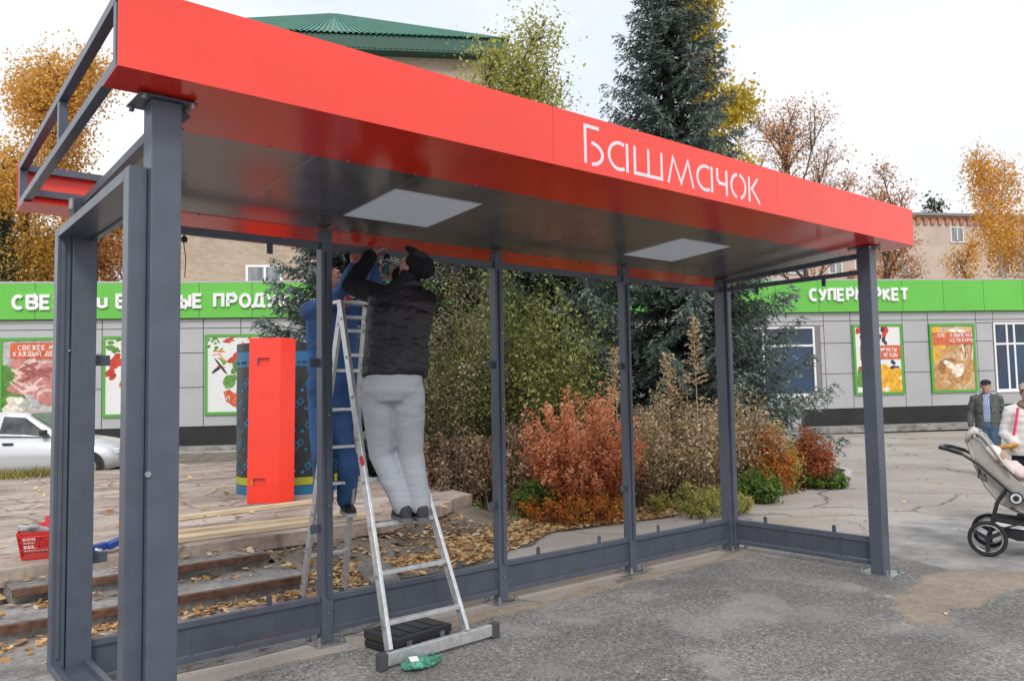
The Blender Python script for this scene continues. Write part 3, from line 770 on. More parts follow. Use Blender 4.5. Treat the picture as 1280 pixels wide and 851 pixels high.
# windows with reveals
def swin(u0, u1, z0, z1, verts, trans, blue):
    f = MB(); y = -0.0; t = 0.07
    f.box(u0, u1, y, 0.09, z0, z0+t); f.box(u0, u1, y, 0.09, z1-t, z1); f.box(u0, u0+t, y+0.001, 0.089, z0+t, z1-t); f.box(u1-t, u1, y+0.001, 0.089, z0+t, z1-t)
    for v in verts: f.box(v-t/2, v+t/2, 0.01, 0.088, z0+t, z1-t)
    for q in trans: f.box(u0+t, u1-t, 0.012, 0.087, q-t/2, q+t/2)
    f.box(u0-0.05, u1+0.05, -0.06, -0.001, z0-0.05, z0+0.01)
    o = f.build('window', WHITE, st_root, local=True)
    gl = MB(); gl.box(u0+t, u1-t, 0.046, 0.0495, z0+t, z1-t); gl.build('pane', GLASSB if blue else GLASS, o, local=True)
swin(18.35, 21.1, 1.22, 3.68, [19.15], [3.0], True); swin(28.2, 30.95, 1.21, 3.74, [28.75, 29.05, 30.0], [2.95], True)
rv = MB(); rv.box(21.1, 21.3, 0.005, 0.12, 1.2, 3.7); rv.build('window_reveal', mat('reveal', (0.2,0.2,0.2), 0.6), st_root, local=True)

# posters: green frame, printed sheet with colour patches
PC = {}
def pcol(name, c): PC[name] = mat('print '+name, c, 0.5, 0, 9, 0.05 if name == 'white' else 0.35)
for n_, c_ in dict(white=(0.75,0.75,0.74), banner=(0.62,0.13,0.05), meat=(0.55,0.22,0.2), meatd=(0.36,0.1,0.09), fat=(0.72,0.52,0.48), herb=(0.1,0.26,0.04), tomato=(0.55,0.05,0.02), carrot=(0.75,0.25,0.03),
                    aub=(0.05,0.02,0.05), broc=(0.12,0.3,0.05), grey=(0.45,0.45,0.43), berry=(0.04,0.04,0.09), mango=(0.8,0.42,0.03), bread=(0.55,0.3,0.11), breadd=(0.36,0.17,0.06), flour=(0.8,0.74,0.62), tan=(0.6,0.42,0.24)).items(): pcol(n_, c_)
PN = list(PC); PM = [PC[k] for k in PN]
def poster(u0, u1, z0, z1, label, bg, blobs, texts, seed, banner=None):
    root = thing('poster', st_world(u0, z0, 0), label, 'poster', group='posters on the supermarket wall')
    root.rotation_euler = st_root.rotation_euler
    f = MB(); t = 0.09; W_, H_ = u1-u0, z1-z0
    y0, y1 = -0.075, -0.012
    f.box(0, W_, y0, y1, 0, t); f.box(0, W_, y0, y1, H_-t, H_); f.box(0, t, y0+0.001, y1, t, H_-t); f.box(W_-t, W_, y0+0.001, y1, t, H_-t)
    f.build('frame', GREENF, root, local=True)
    s = MB(); s.mi(PN.index(bg)).box(t, W_-t, -0.05, -0.013, t, H_-t)
    rr = random.Random(seed); k = 0
    for (x, z, rx, rz, colr, cnt, sp) in blobs:
        for _ in range(cnt):
            cx_ = x+rr.uniform(-sp, sp) if cnt > 1 else x; cz_ = z+rr.uniform(-sp*1.2, sp*1.2) if cnt > 1 else z
            a = rx*rr.uniform(0.7, 1.2); b_ = rz*rr.uniform(0.7, 1.2); ro = rr.uniform(-0.8, 0.8); n = 11
            pts = []
            for j in range(n):
                an = 2*math.pi*j/n; kk = rr.uniform(0.82, 1.12)
                px_, pz_ = a*kk*math.cos(an), b_*kk*math.sin(an)
                X = cx_+px_*math.cos(ro)-pz_*math.sin(ro); Z = cz_+px_*math.sin(ro)+pz_*math.cos(ro)
                pts.append((min(1-0.001, max(0.001, X)), min(1-0.001, max(0.001, Z))))
            k += 1; d = -0.0503-0.00006*k
            s.mi(PN.index(colr)); s.add([(t+p[0]*(W_-2*t), d, t+p[1]*(H_-2*t)) for p in pts], [tuple(range(n))])
    if banner:
        x0, x1_, b0, b1 = banner; s.mi(PN.index('banner')); d = -0.0665
        s.add([(t+x0*(W_-2*t), d, t+b0*(H_-2*t)), (t+x1_*(W_-2*t), d, t+b0*(H_-2*t)), (t+x1_*(W_-2*t), d, t+b1*(H_-2*t)), (t+x0*(W_-2*t), d, t+b1*(H_-2*t))], [(0,1,2,3)])
    s.build('print', PM, root, local=True, recalc=False)
    if texts:
        m_ = MB()
        for (tx, x, z, h, pitch) in texts: write(m_, tx, t+x*(W_-2*t), t+z*(H_-2*t), h, pitch, pitch*0.95, lambda a, b, d: (a, -0.068-d, b), 0.0, 0.002, 0.16)
        m_.build('poster_lettering', LETW, root, local=True)
    return root
def st_world(u, z, y):
    return mw(st_root) @ Vector((u, y, z))
poster(-5.9, -3.5, 1.06, 3.62, 'poster of raw marbled meat under an orange banner, behind the silver car', 'grey',
  [(0.1,0.4,0.12,0.16,'herb',12,0.13),(0.85,0.45,0.12,0.16,'herb',10,0.15),(0.42,0.62,0.3,0.12,'meat',5,0.12),(0.4,0.66,0.2,0.03,'fat',6,0.14),(0.4,0.45,0.25,0.1,'meat',6,0.12),(0.35,0.5,0.2,0.02,'fat',6,0.14),(0.4,0.52,0.2,0.03,'meatd',5,0.14),(0.62,0.26,0.26,0.15,'meat',1,0),(0.62,0.26,0.2,0.1,'fat',1,0),(0.63,0.25,0.16,0.09,'meat',2,0.03),(0.15,0.15,0.1,0.07,'flour',5,0.07)],
  [('СВЕЖЕЕ МЯСО', 0.2, 0.88, 0.13, 0.138), ('КАЖДЫЙ ДЕНЬ', 0.14, 0.80, 0.13, 0.14)], 3, (0.1, 0.97, 0.77, 0.97))
poster(-2.9, -0.75, 1.09, 3.63, 'white poster of tomatoes and herbs above an orange bowl, half hidden by the near post', 'white',
  [(0.15,0.93,0.07,0.03,'herb',10,0.08),(0.6,0.85,0.12,0.05,'broc',2,0.05),(0.3,0.9,0.12,0.1,'flour',2,0.04),(0.18,0.72,0.07,0.04,'tomato',4,0.05),(0.12,0.6,0.07,0.04,'tomato',7,0.09),(0.35,0.72,0.06,0.05,'carrot',2,0.05),(0.36,0.45,0.14,0.09,'banner',2,0.02),(0.6,0.45,0.16,0.1,'banner',1,0.02),(0.7,0.1,0.25,0.16,'bread',2,0.05)], [], 4)
poster(0.18, 2.1, 1.08, 3.65, 'white poster of scattered vegetables and a red tub, beside the wrapped column', 'white',
  [(0.1,0.93,0.04,0.02,'herb',8,0.08),(0.4,0.93,0.1,0.015,'tomato',3,0.06),(0.6,0.8,0.05,0.02,'carrot',7,0.16),(0.2,0.8,0.045,0.016,'broc',9,0.15),(0.25,0.7,0.1,0.012,'carrot',6,0.1),(0.2,0.59,0.14,0.025,'aub',2,0.05),(0.5,0.72,0.08,0.04,'tomato',4,0.08),(0.5,0.6,0.07,0.04,'herb',4,0.08),(0.42,0.42,0.1,0.05,'broc',4,0.06),(0.45,0.17,0.16,0.09,'banner',2,0.02)],
  [('П', 0.34, 0.15, 0.12, 0.14)], 5)
poster(22.53, 24.47, 1.19, 3.73, 'white poster of berries and mango slices under an orange banner, crossed by the right post', 'white',
  [(0.15,0.92,0.07,0.05,'tomato',8,0.1),(0.75,0.93,0.07,0.05,'tomato',8,0.12),(0.6,0.85,0.05,0.04,'berry',5,0.1),(0.12,0.42,0.06,0.035,'tomato',5,0.08),(0.3,0.33,0.06,0.04,'berry',8,0.14),(0.8,0.4,0.06,0.035,'berry',8,0.14),(0.55,0.3,0.06,0.035,'tomato',8,0.2),(0.2,0.15,0.16,0.08,'broc',6,0.1),(0.75,0.12,0.2,0.07,'mango',12,0.16),(0.6,0.2,0.15,0.05,'mango',6,0.14)],
  [('СВЕЖИЕ ФРУКТЫ', 0.14, 0.62, 0.12, 0.108), ('СОЧНЫЕ ЯГОДЫ', 0.18, 0.54, 0.12, 0.115)], 6, (0.1, 1.0, 0.5, 0.71))
poster(25.55, 27.38, 1.2, 3.72, 'poster of bread rolls and a floury loaf, beside the man in the cap', 'tan',
  [(0.1,0.95,0.12,0.06,'mango',3,0.04),(0.6,0.94,0.2,0.03,'flour',5,0.15),(0.15,0.6,0.2,0.03,'mango',8,0.14),(0.5,0.6,0.12,0.1,'bread',4,0.1),(0.85,0.6,0.02,0.16,'breadd',6,0.14),(0.85,0.6,0.02,0.16,'flour',4,0.14),(0.12,0.2,0.14,0.09,'bread',7,0.12),(0.85,0.3,0.14,0.1,'bread',6,0.12),(0.45,0.3,0.28,0.2,'breadd',1,0),(0.46,0.31,0.24,0.16,'bread',1,0),(0.38,0.40,0.15,0.07,'flour',1,0),(0.60,0.30,0.13,0.10,'flour',1,0),(0.3,0.62,0.1,0.05,'bread',2,0.05),(0.5,0.1,0.14,0.05,'bread',5,0.16)],
  [('ХЛЕБ И ВЫПЕЧКА', 0.14, 0.83, 0.12, 0.108), ('ИЗ ПЕКАРНИ', 0.42, 0.75, 0.12, 0.11)], 7, (0.02, 0.97, 0.71, 0.9))
# pavement along the shop
pv = MB(); pv.box(-13, 36, -0.9, 0.0, -0.1, 0.12); o = pv.build('shop_pavement', CONC, None, local=True, bevel=0.02); o.matrix_world = mw(st_root); structure(o)

# ------------------------------------------------------------------ brick blocks behind
def brickmat(name, c1, c2, cm, sc=1.0):
    M = bpy.data.materials.new(name); M.use_nodes = True; nt = M.node_tree; N = nt.nodes; L = nt.links; b = N['Principled BSDF']; b.inputs['Roughness'].default_value = 0.9
    tc = N.new('ShaderNodeTexCoord'); sp = N.new('ShaderNodeSeparateXYZ'); L.new(tc.outputs['Object'], sp.inputs[0])
    ad = N.new('ShaderNodeMath'); ad.operation = 'ADD'; L.new(sp.outputs[0], ad.inputs[0]); L.new(sp.outputs[1], ad.inputs[1])
    cb = N.new('ShaderNodeCombineXYZ'); L.new(ad.outputs[0], cb.inputs[0]); L.new(sp.outputs[2], cb.inputs[1])
    br = N.new('ShaderNodeTexBrick'); L.new(cb.outputs[0], br.inputs['Vector'])
    br.inputs['Scale'].default_value = 1; br.inputs['Brick Width'].default_value = 0.26*sc; br.inputs['Row Height'].default_value = 0.085*sc; br.inputs['Mortar Size'].default_value = 0.012*sc
    br.inputs['Color1'].default_value = (*c1, 1); br.inputs['Color2'].default_value = (*c2, 1); br.inputs['Mortar'].default_value = (*cm, 1); br.inputs['Bias'].default_value = -0.2
    n = N.new('ShaderNodeTexNoise'); n.inputs['Scale'].default_value = 0.5; n.inputs['Detail'].default_value = 5; L.new(tc.outputs['Object'], n.inputs['Vector'])
    r = N.new('ShaderNodeValToRGB'); L.new(n.outputs['Fac'], r.inputs[0]); r.color_ramp.elements[0].position = 0.3; r.color_ramp.elements[0].color = (0.8,0.8,0.8,1); r.color_ramp.elements[1].position = 0.7
    mx = N.new('ShaderNodeMix'); mx.data_type = 'RGBA'; mx.blend_type = 'MULTIPLY'; mx.inputs[0].default_value = 1; L.new(br.outputs[0], mx.inputs[6]); L.new(r.outputs[0], mx.inputs[7]); L.new(mx.outputs[2], b.inputs['Base Color'])
    return M
BRK1 = brickmat('pale tan brick', (0.56,0.44,0.32), (0.44,0.32,0.22), (0.36,0.32,0.28))
BRK2 = brickmat('rosy tan brick', (0.62,0.48,0.39), (0.54,0.41,0.33), (0.5,0.44,0.4), 2.0)
ROOFG = mat('green corrugated roof', (0.035, 0.2, 0.14), 0.45, 0.1, 1.5, 0.3)
ROOFD = mat('dark green eave', (0.015, 0.085, 0.06), 0.5, 0, 1.5, 0.3)
CURT = mat('curtained glass', (0.24,0.26,0.27), 0.15, 0, 1.5, 0.45, stretch=(3,1,0.6))
def window(root, u, z, w_, h_, y=0.0):
    f = MB(); t = 0.09
    f.box(u, u+w_, y-0.03, y+0.1, z, z+t); f.box(u, u+w_, y-0.03, y+0.1, z+h_-t, z+h_); f.box(u, u+t, y-0.028, y+0.099, z+t, z+h_-t); f.box(u+w_-t, u+w_, y-0.028, y+0.099, z+t, z+h_-t)
    f.box(u+w_*0.52-t/2, u+w_*0.52+t/2, y-0.027, y+0.098, z+t, z+h_-t)
    o = f.build('window', WHITE, root, local=True)
    g = MB(); g.box(u+t, u+w_-t, y-0.012, y-0.006, z+t, z+h_-t); g.build('pane', CURT, o, local=True)
    s = MB(); s.box(u-0.08, u+w_+0.08, y-0.09, y-0.001, z-0.07, z-0.002); s.build('sill', GALV, o, local=True)
n_out = Vector((math.sin(R(31.51)), math.cos(R(31.51)), 0))
b1 = thing('brick_building', Vector((1.85, 21.29, 0))+n_out*7, 'tall pale brick block with a green corrugated hipped roof behind the shop', 'building', rot=(0, -0.0058, R(-31.51)))
m_ = MB(); m_.box(-2.9, 10.4, 0, 11, 0, 16.1); m_.build('wall', BRK1, b1, local=True)
for u in (0.22, 4.3, 7.6):
    for z in (2.7, 5.6, 8.5, 11.4): window(b1, u, z, 1.45, 1.42)
m_ = MB(); m_.box(-3.6, 11.15, -0.65, 11.6, 15.98, 16.04); m_.box(-3.6, 11.15, -0.66, -0.6, 16.045, 16.6); m_.box(11.1, 11.16, -0.59, 11.6, 16.045, 16.6)
for u in np.arange(-3.5, 11.1, 0.22): m_.box(u, u+0.09, -0.685, -0.6605, 16.05, 16.59)
m_.build('eave', ROOFD, b1, local=True)
rf = MB(); A_, B_, C_, D_ = (-3.65,-0.75,16.61), (11.25,-0.75,16.61), (11.25,11.7,16.61), (-3.65,11.7,16.61); P_, Q_ = (3.3,5.4,20.9), (3.9,5.4,20.9)
def ribs(a, b_, c_, d_, n):
    a, b_, c_, d_ = map(Vector, (a, b_, c_, d_)); nr = (b_-a).cross(d_-a).normalized()
    for i in range(n):
        for (s0, s1, h) in ((i/n, (i+0.5)/n, 0.05), ((i+0.5)/n, (i+1)/n, 0.0)):
            p0, p1 = a.lerp(b_, s0), a.lerp(b_, s1); q0, q1 = d_.lerp(c_, s0), d_.lerp(c_, s1)
            rf.add([p0+nr*h, p1+nr*h, q1+nr*h, q0+nr*h], [(0,1,2,3)])
            if h: rf.add([p0, p0+nr*h, q0+nr*h, q0], [(0,1,2,3)]); rf.add([p1, p1+nr*h, q1+nr*h, q1], [(3,2,1,0)])
# lower roof pitch matching the shallow photo slope
P_, Q_ = (3.3,4.8,20.0), (3.7,4.8,20.0)
ribs(A_, B_, Q_, P_, 62); ribs(B_, C_, Q_, Q_, 50); ribs(D_, A_, P_, P_, 50); ribs(C_, D_, P_, Q_, 50)
rf.build('roof', ROOFG, b1, local=True, recalc=False)

b2 = thing('apartment_block', Vector((1.85, 21.29, 0))+n_out*42, 'distant five storey tan brick apartment block with a dentilled cornice at the right', 'building', rot=(0, 0.004, R(-31.51)))
m_ = MB(); m_.box(36, 86, 0, 12, 0, 17.55); m_.build('wall', BRK2, b2, local=True)
CORN = mat('red brick cornice', (0.42,0.2,0.13), 0.9, 0, 3, 0.3)
m_ = MB(); m_.box(35.8, 86.2, -0.25, 12.2, 17.555, 17.75)
for u in np.arange(36, 86, 0.75): m_.box(u, u+0.38, -0.2, -0.002, 16.95, 17.55)
m_.build('cornice', CORN, b2, local=True)
m_ = MB(); m_.box(35.6, 86.4, -0.5, 12.5, 17.755, 18.0); m_.build('roof', mat('grey roof edge', (0.22,0.22,0.22), 0.8), b2, local=True)
for u in (38.5, 42, 45.8, 48.4, 52.5, 58.3, 63, 68, 73, 78):
    for z in (3.2, 6.2, 9.2, 12.2, 15.3): window(b2, u, z, 1.35, 1.5)
m_ = MB()
for z in (11.7, 14.8): m_.box(47.6, 51.0, -1.1, -0.003, z-0.25, z+0.75)
m_.build_each('balcony', CORN, b2, local=True)

# ------------------------------------------------------------------ silver saloon car
CARP = mat('silver car paint', (0.62, 0.63, 0.66), 0.28, 0.35, 0, coat=0.8)
CGL = mat('car glass', (0.11, 0.115, 0.12), 0.12, 0.0, 3, 0.6, spec=0.35)
TYRE = mat('tyre', (0.022,0.022,0.022), 0.85); RIM = mat('steel wheel rim', (0.35,0.35,0.36), 0.4, 0.6)
pc = at(168, 17.3)
car = thing('parked_car', pc, 'silver saloon car parked beyond the plaza, its bonnet seen between the shelter posts', 'car', rot=(0,0,R(-33)))
# local: +x forward, origin under front bumper; length 4.26
def prof(y):
    """body section outline (x, z) at half-width share y: lower body"""
    return None
Wd = 0.84
st_x = [(-4.26,0.35,0.78,0.70),(-4.2,0.25,0.95,0.80),(-3.9,0.2,1.0,0.84),(-3.5,0.2,0.98,0.85),(-2.6,0.2,0.93,0.85),(-1.6,0.2,0.91,0.85),(-1.15,0.2,0.89,0.84),(-0.6,0.2,0.80,0.83),(-0.25,0.22,0.72,0.79),(-0.05,0.28,0.62,0.70),(0.0,0.33,0.52,0.62)]
m_ = MB(); rings = []
for x, z0, z1, w_ in st_x:
    rings.append([(x,-w_*0.9,z0),(x,-w_,z0+0.16),(x,-w_*1.01,(z0+z1)/2),(x,-w_*0.97,z1-0.06),(x,-w_*0.86,z1),(x,0,z1+0.03),(x,w_*0.86,z1),(x,w_*0.97,z1-0.06),(x,w_*1.01,(z0+z1)/2),(x,w_,z0+0.16),(x,w_*0.9,z0)])
vs = [p for r in rings for p in r]; n = 11; fs = [(i*n+j, i*n+(j+1) % n, (i+1)*n+(j+1) % n, (i+1)*n+j) for i in range(len(rings)-1) for j in range(n)]
m_.add(vs, fs, True); m_.add(rings[0], [tuple(range(n))]); m_.add(rings[-1], [tuple(range(n))[::-1]])
body = m_.build('body', CARP, car, local=True)
m_ = MB(); gs = [(-3.62,0.97,0.97,0.74,0.72),(-3.05,0.95,1.36,0.78,0.60),(-2.2,0.93,1.42,0.80,0.62),(-1.85,0.92,1.38,0.80,0.62),(-1.12,0.9,0.92,0.78,0.74)]
rings = [[(x,-w0,z0),(x,-(w1*0.98),z1-0.03),(x,-w1*0.85,z1),(x,w1*0.85,z1),(x,w1*0.98,z1-0.03),(x,w0,z0)] for x,z0,z1,w0,w1 in gs]
vs = [p for r in rings for p in r]; n = 6; fs = [(i*n+j, i*n+(j+1) % n, (i+1)*n+(j+1) % n, (i+1)*n+j) for i in range(len(rings)-1) for j in range(n)]
m_.add(vs, fs); m_.add(rings[0], [tuple(range(n))]); m_.add(rings[-1], [tuple(range(n))[::-1]])
m_.build('cabin', CARP, car, local=True, bevel=0.015)
def gp(x, t):   # point on the near side glass plane, t 0 sill..1 roof
    xs_ = [g_[0] for g_ in gs]
    i = max(0, min(len(gs)-2, sum(1 for q in xs_ if q < x)-1)); f = (x-xs_[i])/(xs_[i+1]-xs_[i])
    a = [gs[i][k]+(gs[i+1][k]-gs[i][k])*f for k in range(5)]
    return lambda s: (x, s*(a[3]+(a[4]*0.98-a[3])*t+0.006), a[1]+(a[2]-0.03-a[1])*t)
for s in (-1, 1):
    for (xa, xb, xc, xd) in ((-2.3,-1.33,-1.86,-2.27),(-3.25,-2.38,-2.4,-3.0)):
        q = [gp(xa,0.12)(s), gp(xb,0.12)(s), gp(xc,0.86)(s), gp(xd,0.86)(s)]
        w_ = MB(); w_.add(q+[(p[0], p[1]+s*0.004, p[2]) for p in q], [(0,1,2,3),(4,5,6,7),(0,1,5,4),(1,2,6,5),(2,3,7,6),(3,0,4,7)]); w_.build('side_window', CGL, car, local=True)
    for xw in (-0.60, -3.15):
        a = MB(); a.tube([(xw, s*0.855, 0.29), (xw, s*0.862, 0.29)], 0.335, 28); a.build('wheel_arch', BLACKP, car, local=True)
        t_ = MB(); t_.tube([(xw, s*0.70, 0.285),(xw, s*0.863, 0.285),(xw, s*0.878, 0.285)], [0.285,0.285,0.265], 28); to = t_.build('wheel', TYRE, car, local=True)
        r_ = MB(); r_.tube([(xw, s*0.878, 0.285),(xw, s*0.884, 0.285)], [0.19,0.18], 24)
        r_.build('rim', RIM, to, local=True)
        r_ = MB()
        for k in range(8):
            an = k*math.pi/4; r_.tube([(xw+0.13*math.cos(an), s*0.884, 0.285+0.13*math.sin(an)),(xw+0.13*math.cos(an), s*0.887, 0.285+0.13*math.sin(an))], 0.022, 8)
        r_.tube([(xw, s*0.884, 0.285),(xw, s*0.895, 0.285)], 0.05, 12); r_.build('hub_cap', BLACKP, to, local=True)
    d = MB(); d.box(-2.33,-2.322, s*0.853-0.004, s*0.853+0.004, 0.3, 0.92); d.box(-1.22,-1.212, s*0.853-0.004, s*0.853+0.004, 0.35, 0.88)
    d.build('door_seam', SEAM, car, local=True)
    d = MB(); d.box(-2.2,-2.0, s*0.85-0.02, s*0.85+0.02, 0.76, 0.80); d.build('door_handle', BLACKP, car, local=True, bevel=0.006)
    d = MB(); d.box(-1.48,-1.36, s*0.88-0.07, s*0.88+0.07, 0.93, 1.05); d.build('wing_mirror', BLACKP, car, local=True, bevel=0.02)
    d = MB(); d.box(-0.16,-0.03, s*0.6-0.12, s*0.6+0.12, 0.53, 0.64); d.build('headlight', LAMP, car, local=True, bevel=0.02)
q = [(-1.20,-0.66,0.93),(-1.20,0.66,0.93),(-1.80,0.55,1.36),(-1.80,-0.55,1.36)]; w_ = MB()
q = [(-1.16,-0.66,0.937),(-1.16,0.66,0.937),(-1.80,0.56,1.372),(-1.80,-0.56,1.372)]
w_.add(q+[(p[0]+0.006,p[1],p[2]+0.006) for p in q], [(0,1,2,3),(4,5,6,7),(0,1,5,4),(1,2,6,5),(2,3,7,6),(3,0,4,7)]); w_.build('windscreen', CGL, car, local=True)
w_ = MB(); w_.box(-0.02,0.03,-0.6,0.6,0.3,0.42); w_.build('bumper', RUBBER, car, local=True, bevel=0.02)
# ------------------------------------------------------------------ vegetation
BARK = mat('dark bark', (0.07,0.055,0.045), 0.95, 0, 6, 0.4, bump=0.8, bscale=20)
BARKB = mat('birch bark', (0.55,0.53,0.5), 0.8, 0, 2.5, 0.5, stretch=(1,1,3))
TWIG = mat('brown twigs', (0.14,0.1,0.075), 0.9)
TWIGL = mat('dry stems', (0.34,0.27,0.19), 0.9)
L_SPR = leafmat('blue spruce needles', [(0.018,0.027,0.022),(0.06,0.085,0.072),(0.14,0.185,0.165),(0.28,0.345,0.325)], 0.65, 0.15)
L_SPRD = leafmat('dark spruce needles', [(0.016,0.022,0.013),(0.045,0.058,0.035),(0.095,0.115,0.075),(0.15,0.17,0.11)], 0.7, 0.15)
L_GOLD = leafmat('golden leaves', [(0.34,0.17,0.04),(0.66,0.34,0.06),(0.82,0.46,0.09),(0.8,0.56,0.18)], 0.6, 0.45)
L_GOLDG = leafmat('golden green leaves', [(0.13,0.16,0.03),(0.45,0.34,0.06),(0.74,0.44,0.1),(0.82,0.5,0.16)], 0.6, 0.45)
L_YEL = leafmat('yellow leaves', [(0.34,0.25,0.03),(0.6,0.47,0.06),(0.75,0.6,0.1)], 0.6, 0.45)
L_OLIVE = leafmat('olive leaves', [(0.13,0.16,0.04),(0.33,0.35,0.08),(0.52,0.5,0.14),(0.42,0.32,0.16)], 0.6, 0.45)
L_BROWN = leafmat('russet leaves', [(0.3,0.13,0.05),(0.58,0.28,0.1),(0.72,0.42,0.18)], 0.6, 0.45)
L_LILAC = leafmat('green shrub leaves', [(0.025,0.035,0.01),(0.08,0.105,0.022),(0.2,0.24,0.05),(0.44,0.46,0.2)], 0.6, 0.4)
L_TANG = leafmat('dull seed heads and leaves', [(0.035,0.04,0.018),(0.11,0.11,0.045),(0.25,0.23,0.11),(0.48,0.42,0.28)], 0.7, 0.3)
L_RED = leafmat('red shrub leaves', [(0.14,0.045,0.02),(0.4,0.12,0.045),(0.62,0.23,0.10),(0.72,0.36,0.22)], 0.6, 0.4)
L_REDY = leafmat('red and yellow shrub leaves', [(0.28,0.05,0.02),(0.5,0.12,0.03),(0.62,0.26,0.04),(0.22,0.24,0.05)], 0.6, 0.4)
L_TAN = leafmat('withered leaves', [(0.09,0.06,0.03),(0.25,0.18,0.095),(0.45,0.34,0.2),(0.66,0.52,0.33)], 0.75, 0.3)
L_DRY = leafmat('dry brown leaves', [(0.03,0.02,0.014),(0.11,0.07,0.045),(0.25,0.16,0.1),(0.42,0.31,0.21)], 0.8, 0.25)
L_GREEN = leafmat('fresh green weeds', [(0.04,0.09,0.012),(0.1,0.19,0.035),(0.2,0.3,0.06)], 0.6, 0.4)
L_GRASS = leafmat('grass blades', [(0.09,0.12,0.025),(0.3,0.27,0.08),(0.5,0.42,0.16)], 0.7, 0.3)
L_FALL = leafmat('fallen leaves', [(0.28,0.15,0.06),(0.56,0.32,0.13),(0.72,0.48,0.23),(0.78,0.62,0.36)], 0.75, 0.2)

def spruce(pos, H, R0, label, M, seed, zmin=0.3, dens=1.0, lean=(0,0), blade=0.075, taper=0.85, group=None):
    rng = np.random.default_rng(seed)
    root = thing('spruce_tree', pos, label, 'tree', group)
    t = MB(); k = 8
    t.tube([(lean[0]*i/k*H, lean[1]*i/k*H, H*i/k) for i in range(k+1)], [0.02+0.017*H*(1-i/k) for i in range(k+1)], 10)
    t.build('trunk', BARK, root, local=True)
    V = []; S = []; br = MB(); z = zmin
    while z < H*0.985:
        f = z/H; Rr = R0*(1-f)**taper+0.05
        nb = int(rng.integers(6, 10)) if f < 0.9 else 5
        a0 = rng.random()*6.28
        for b in range(nb):
            az = a0+6.283*b/nb+rng.normal()*0.18; r = Rr*rng.uniform(0.72, 1.15)
            out = np.array([math.cos(az), math.sin(az), 0]); side = np.array([-math.sin(az), math.cos(az), 0])
            zb = z+rng.normal()*0.06; droop = rng.uniform(0.22, 0.42)*(1-f)+(-0.35 if f > 0.85 else 0)
            n = max(4, int(r/0.075*dens)); s = (np.arange(n)+rng.random(n))/n
            ctr = out*(s*r)[:, None]+np.array([0,0,1])*(zb-droop*r*s+0.34*r*s**3)[:, None]
            if r > 0.5: br.tube([tuple(out*r*q+np.array([0,0,zb-droop*r*q+0.34*r*q**3])) for q in (0,0.35,0.7,1)], [0.012+0.01*r,0.01+0.006*r,0.008,0.003], 5, caps=False)
            for sg in (-1, 1):
                ln = (0.16+0.42*r*0.4*(1-s)**0.7)*rng.uniform(0.6, 1.25, n)
                dr = unit(side*sg*0.85+out*0.75+np.array([0,0,-0.42])+rng.normal(0, 0.16, (n, 3)))
                m = np.maximum(3, (ln/0.028*dens)).astype(int)
                idx = np.repeat(np.arange(n), m); q = rng.random(len(idx))
                P = ctr[idx]+dr[idx]*(ln[idx]*q)[:, None]+np.array([0,0,-1])*(0.25*ln[idx]*q**2)[:, None]
                D = unit(dr[idx]*0.9+rng.normal(0, 0.62, (len(idx), 3))+np.array([0,0,-0.15])); Lb = blade*rng.uniform(0.7, 1.3, len(idx))
                w_ = unit(np.cross(D, rng.normal(0, 1, (len(idx), 3))))*(0.011*blade/0.075*rng.uniform(0.9, 1.6, len(idx)))[:, None]
                V.append(np.stack([P-w_, P+w_, P+D*Lb[:, None]], 1).reshape(-1, 3))
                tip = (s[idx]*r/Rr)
                S.append(np.clip(0.12+0.5*tip**1.6+0.25*q+rng.normal(0, 0.11, len(idx))+0.1*rng.normal(), 0, 1))  # crown's inner shade and lighter tips are put into the needle colour
        z += rng.uniform(0.16, 0.30)*(1 if f < 0.7 else 0.75)
    V = np.concatenate(V); S = np.concatenate(S)
    V[:, 0] += lean[0]*V[:, 2]; V[:, 1] += lean[1]*V[:, 2]
    br.build('branch', BARK, root, local=True, recalc=False)
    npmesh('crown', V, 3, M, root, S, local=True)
    return root

def skeleton(rng, H, spread, trunk_r, up=0.55, lv=3, nb=7, start=0.25, hang=0.0):
    """limbs of a broadleaf tree; returns builder and twig points with directions"""
    mb = MB(); tips = []
    def limb(p, d, Ln, r, level):
        n = 5; pts = [Vector(p)]; dd = Vector(d)
        for i in range(n):
            dd = (dd+Vector(rng.normal(0, 0.13, 3))+Vector((0,0,0.06*(1 if level < 2 else -hang)))).normalized(); pts.append(pts[-1]+dd*Ln/n)
        mb.tube(pts, [max(0.004, r*(1-0.8*i/n)) for i in range(n+1)], 6 if level < 2 else 4, caps=False)
        if level >= lv:
            for q in pts[1:]: tips.append(q)
            return
        if level == lv-1: tips.extend(pts[3:])
        k = int(nb*(1.0 if level == 0 else 0.7))
        for i in range(k):
            f = (start if level == 0 else 0.25)+(1-(start if level == 0 else 0.25))*(i+rng.random())/k
            j = min(n-1, int(f*n)); q = pts[j].lerp(pts[j+1], f*n-j)
            az = rng.random()*6.283; o = Vector((math.cos(az), math.sin(az), 0))
            nd = (dd*up*1.3+o*(1-0.35*f)).normalized() if level else (Vector((0,0,up))+o*(1-0.45*f)).normalized()
            limb(q, nd, (spread if level == 0 else Ln*0.55)*(1.15-0.6*f)*rng.uniform(0.7, 1.2), r*0.42, level+1)
    limb((0,0,0), (0,0,1), H, trunk_r, 0)
    return mb, tips

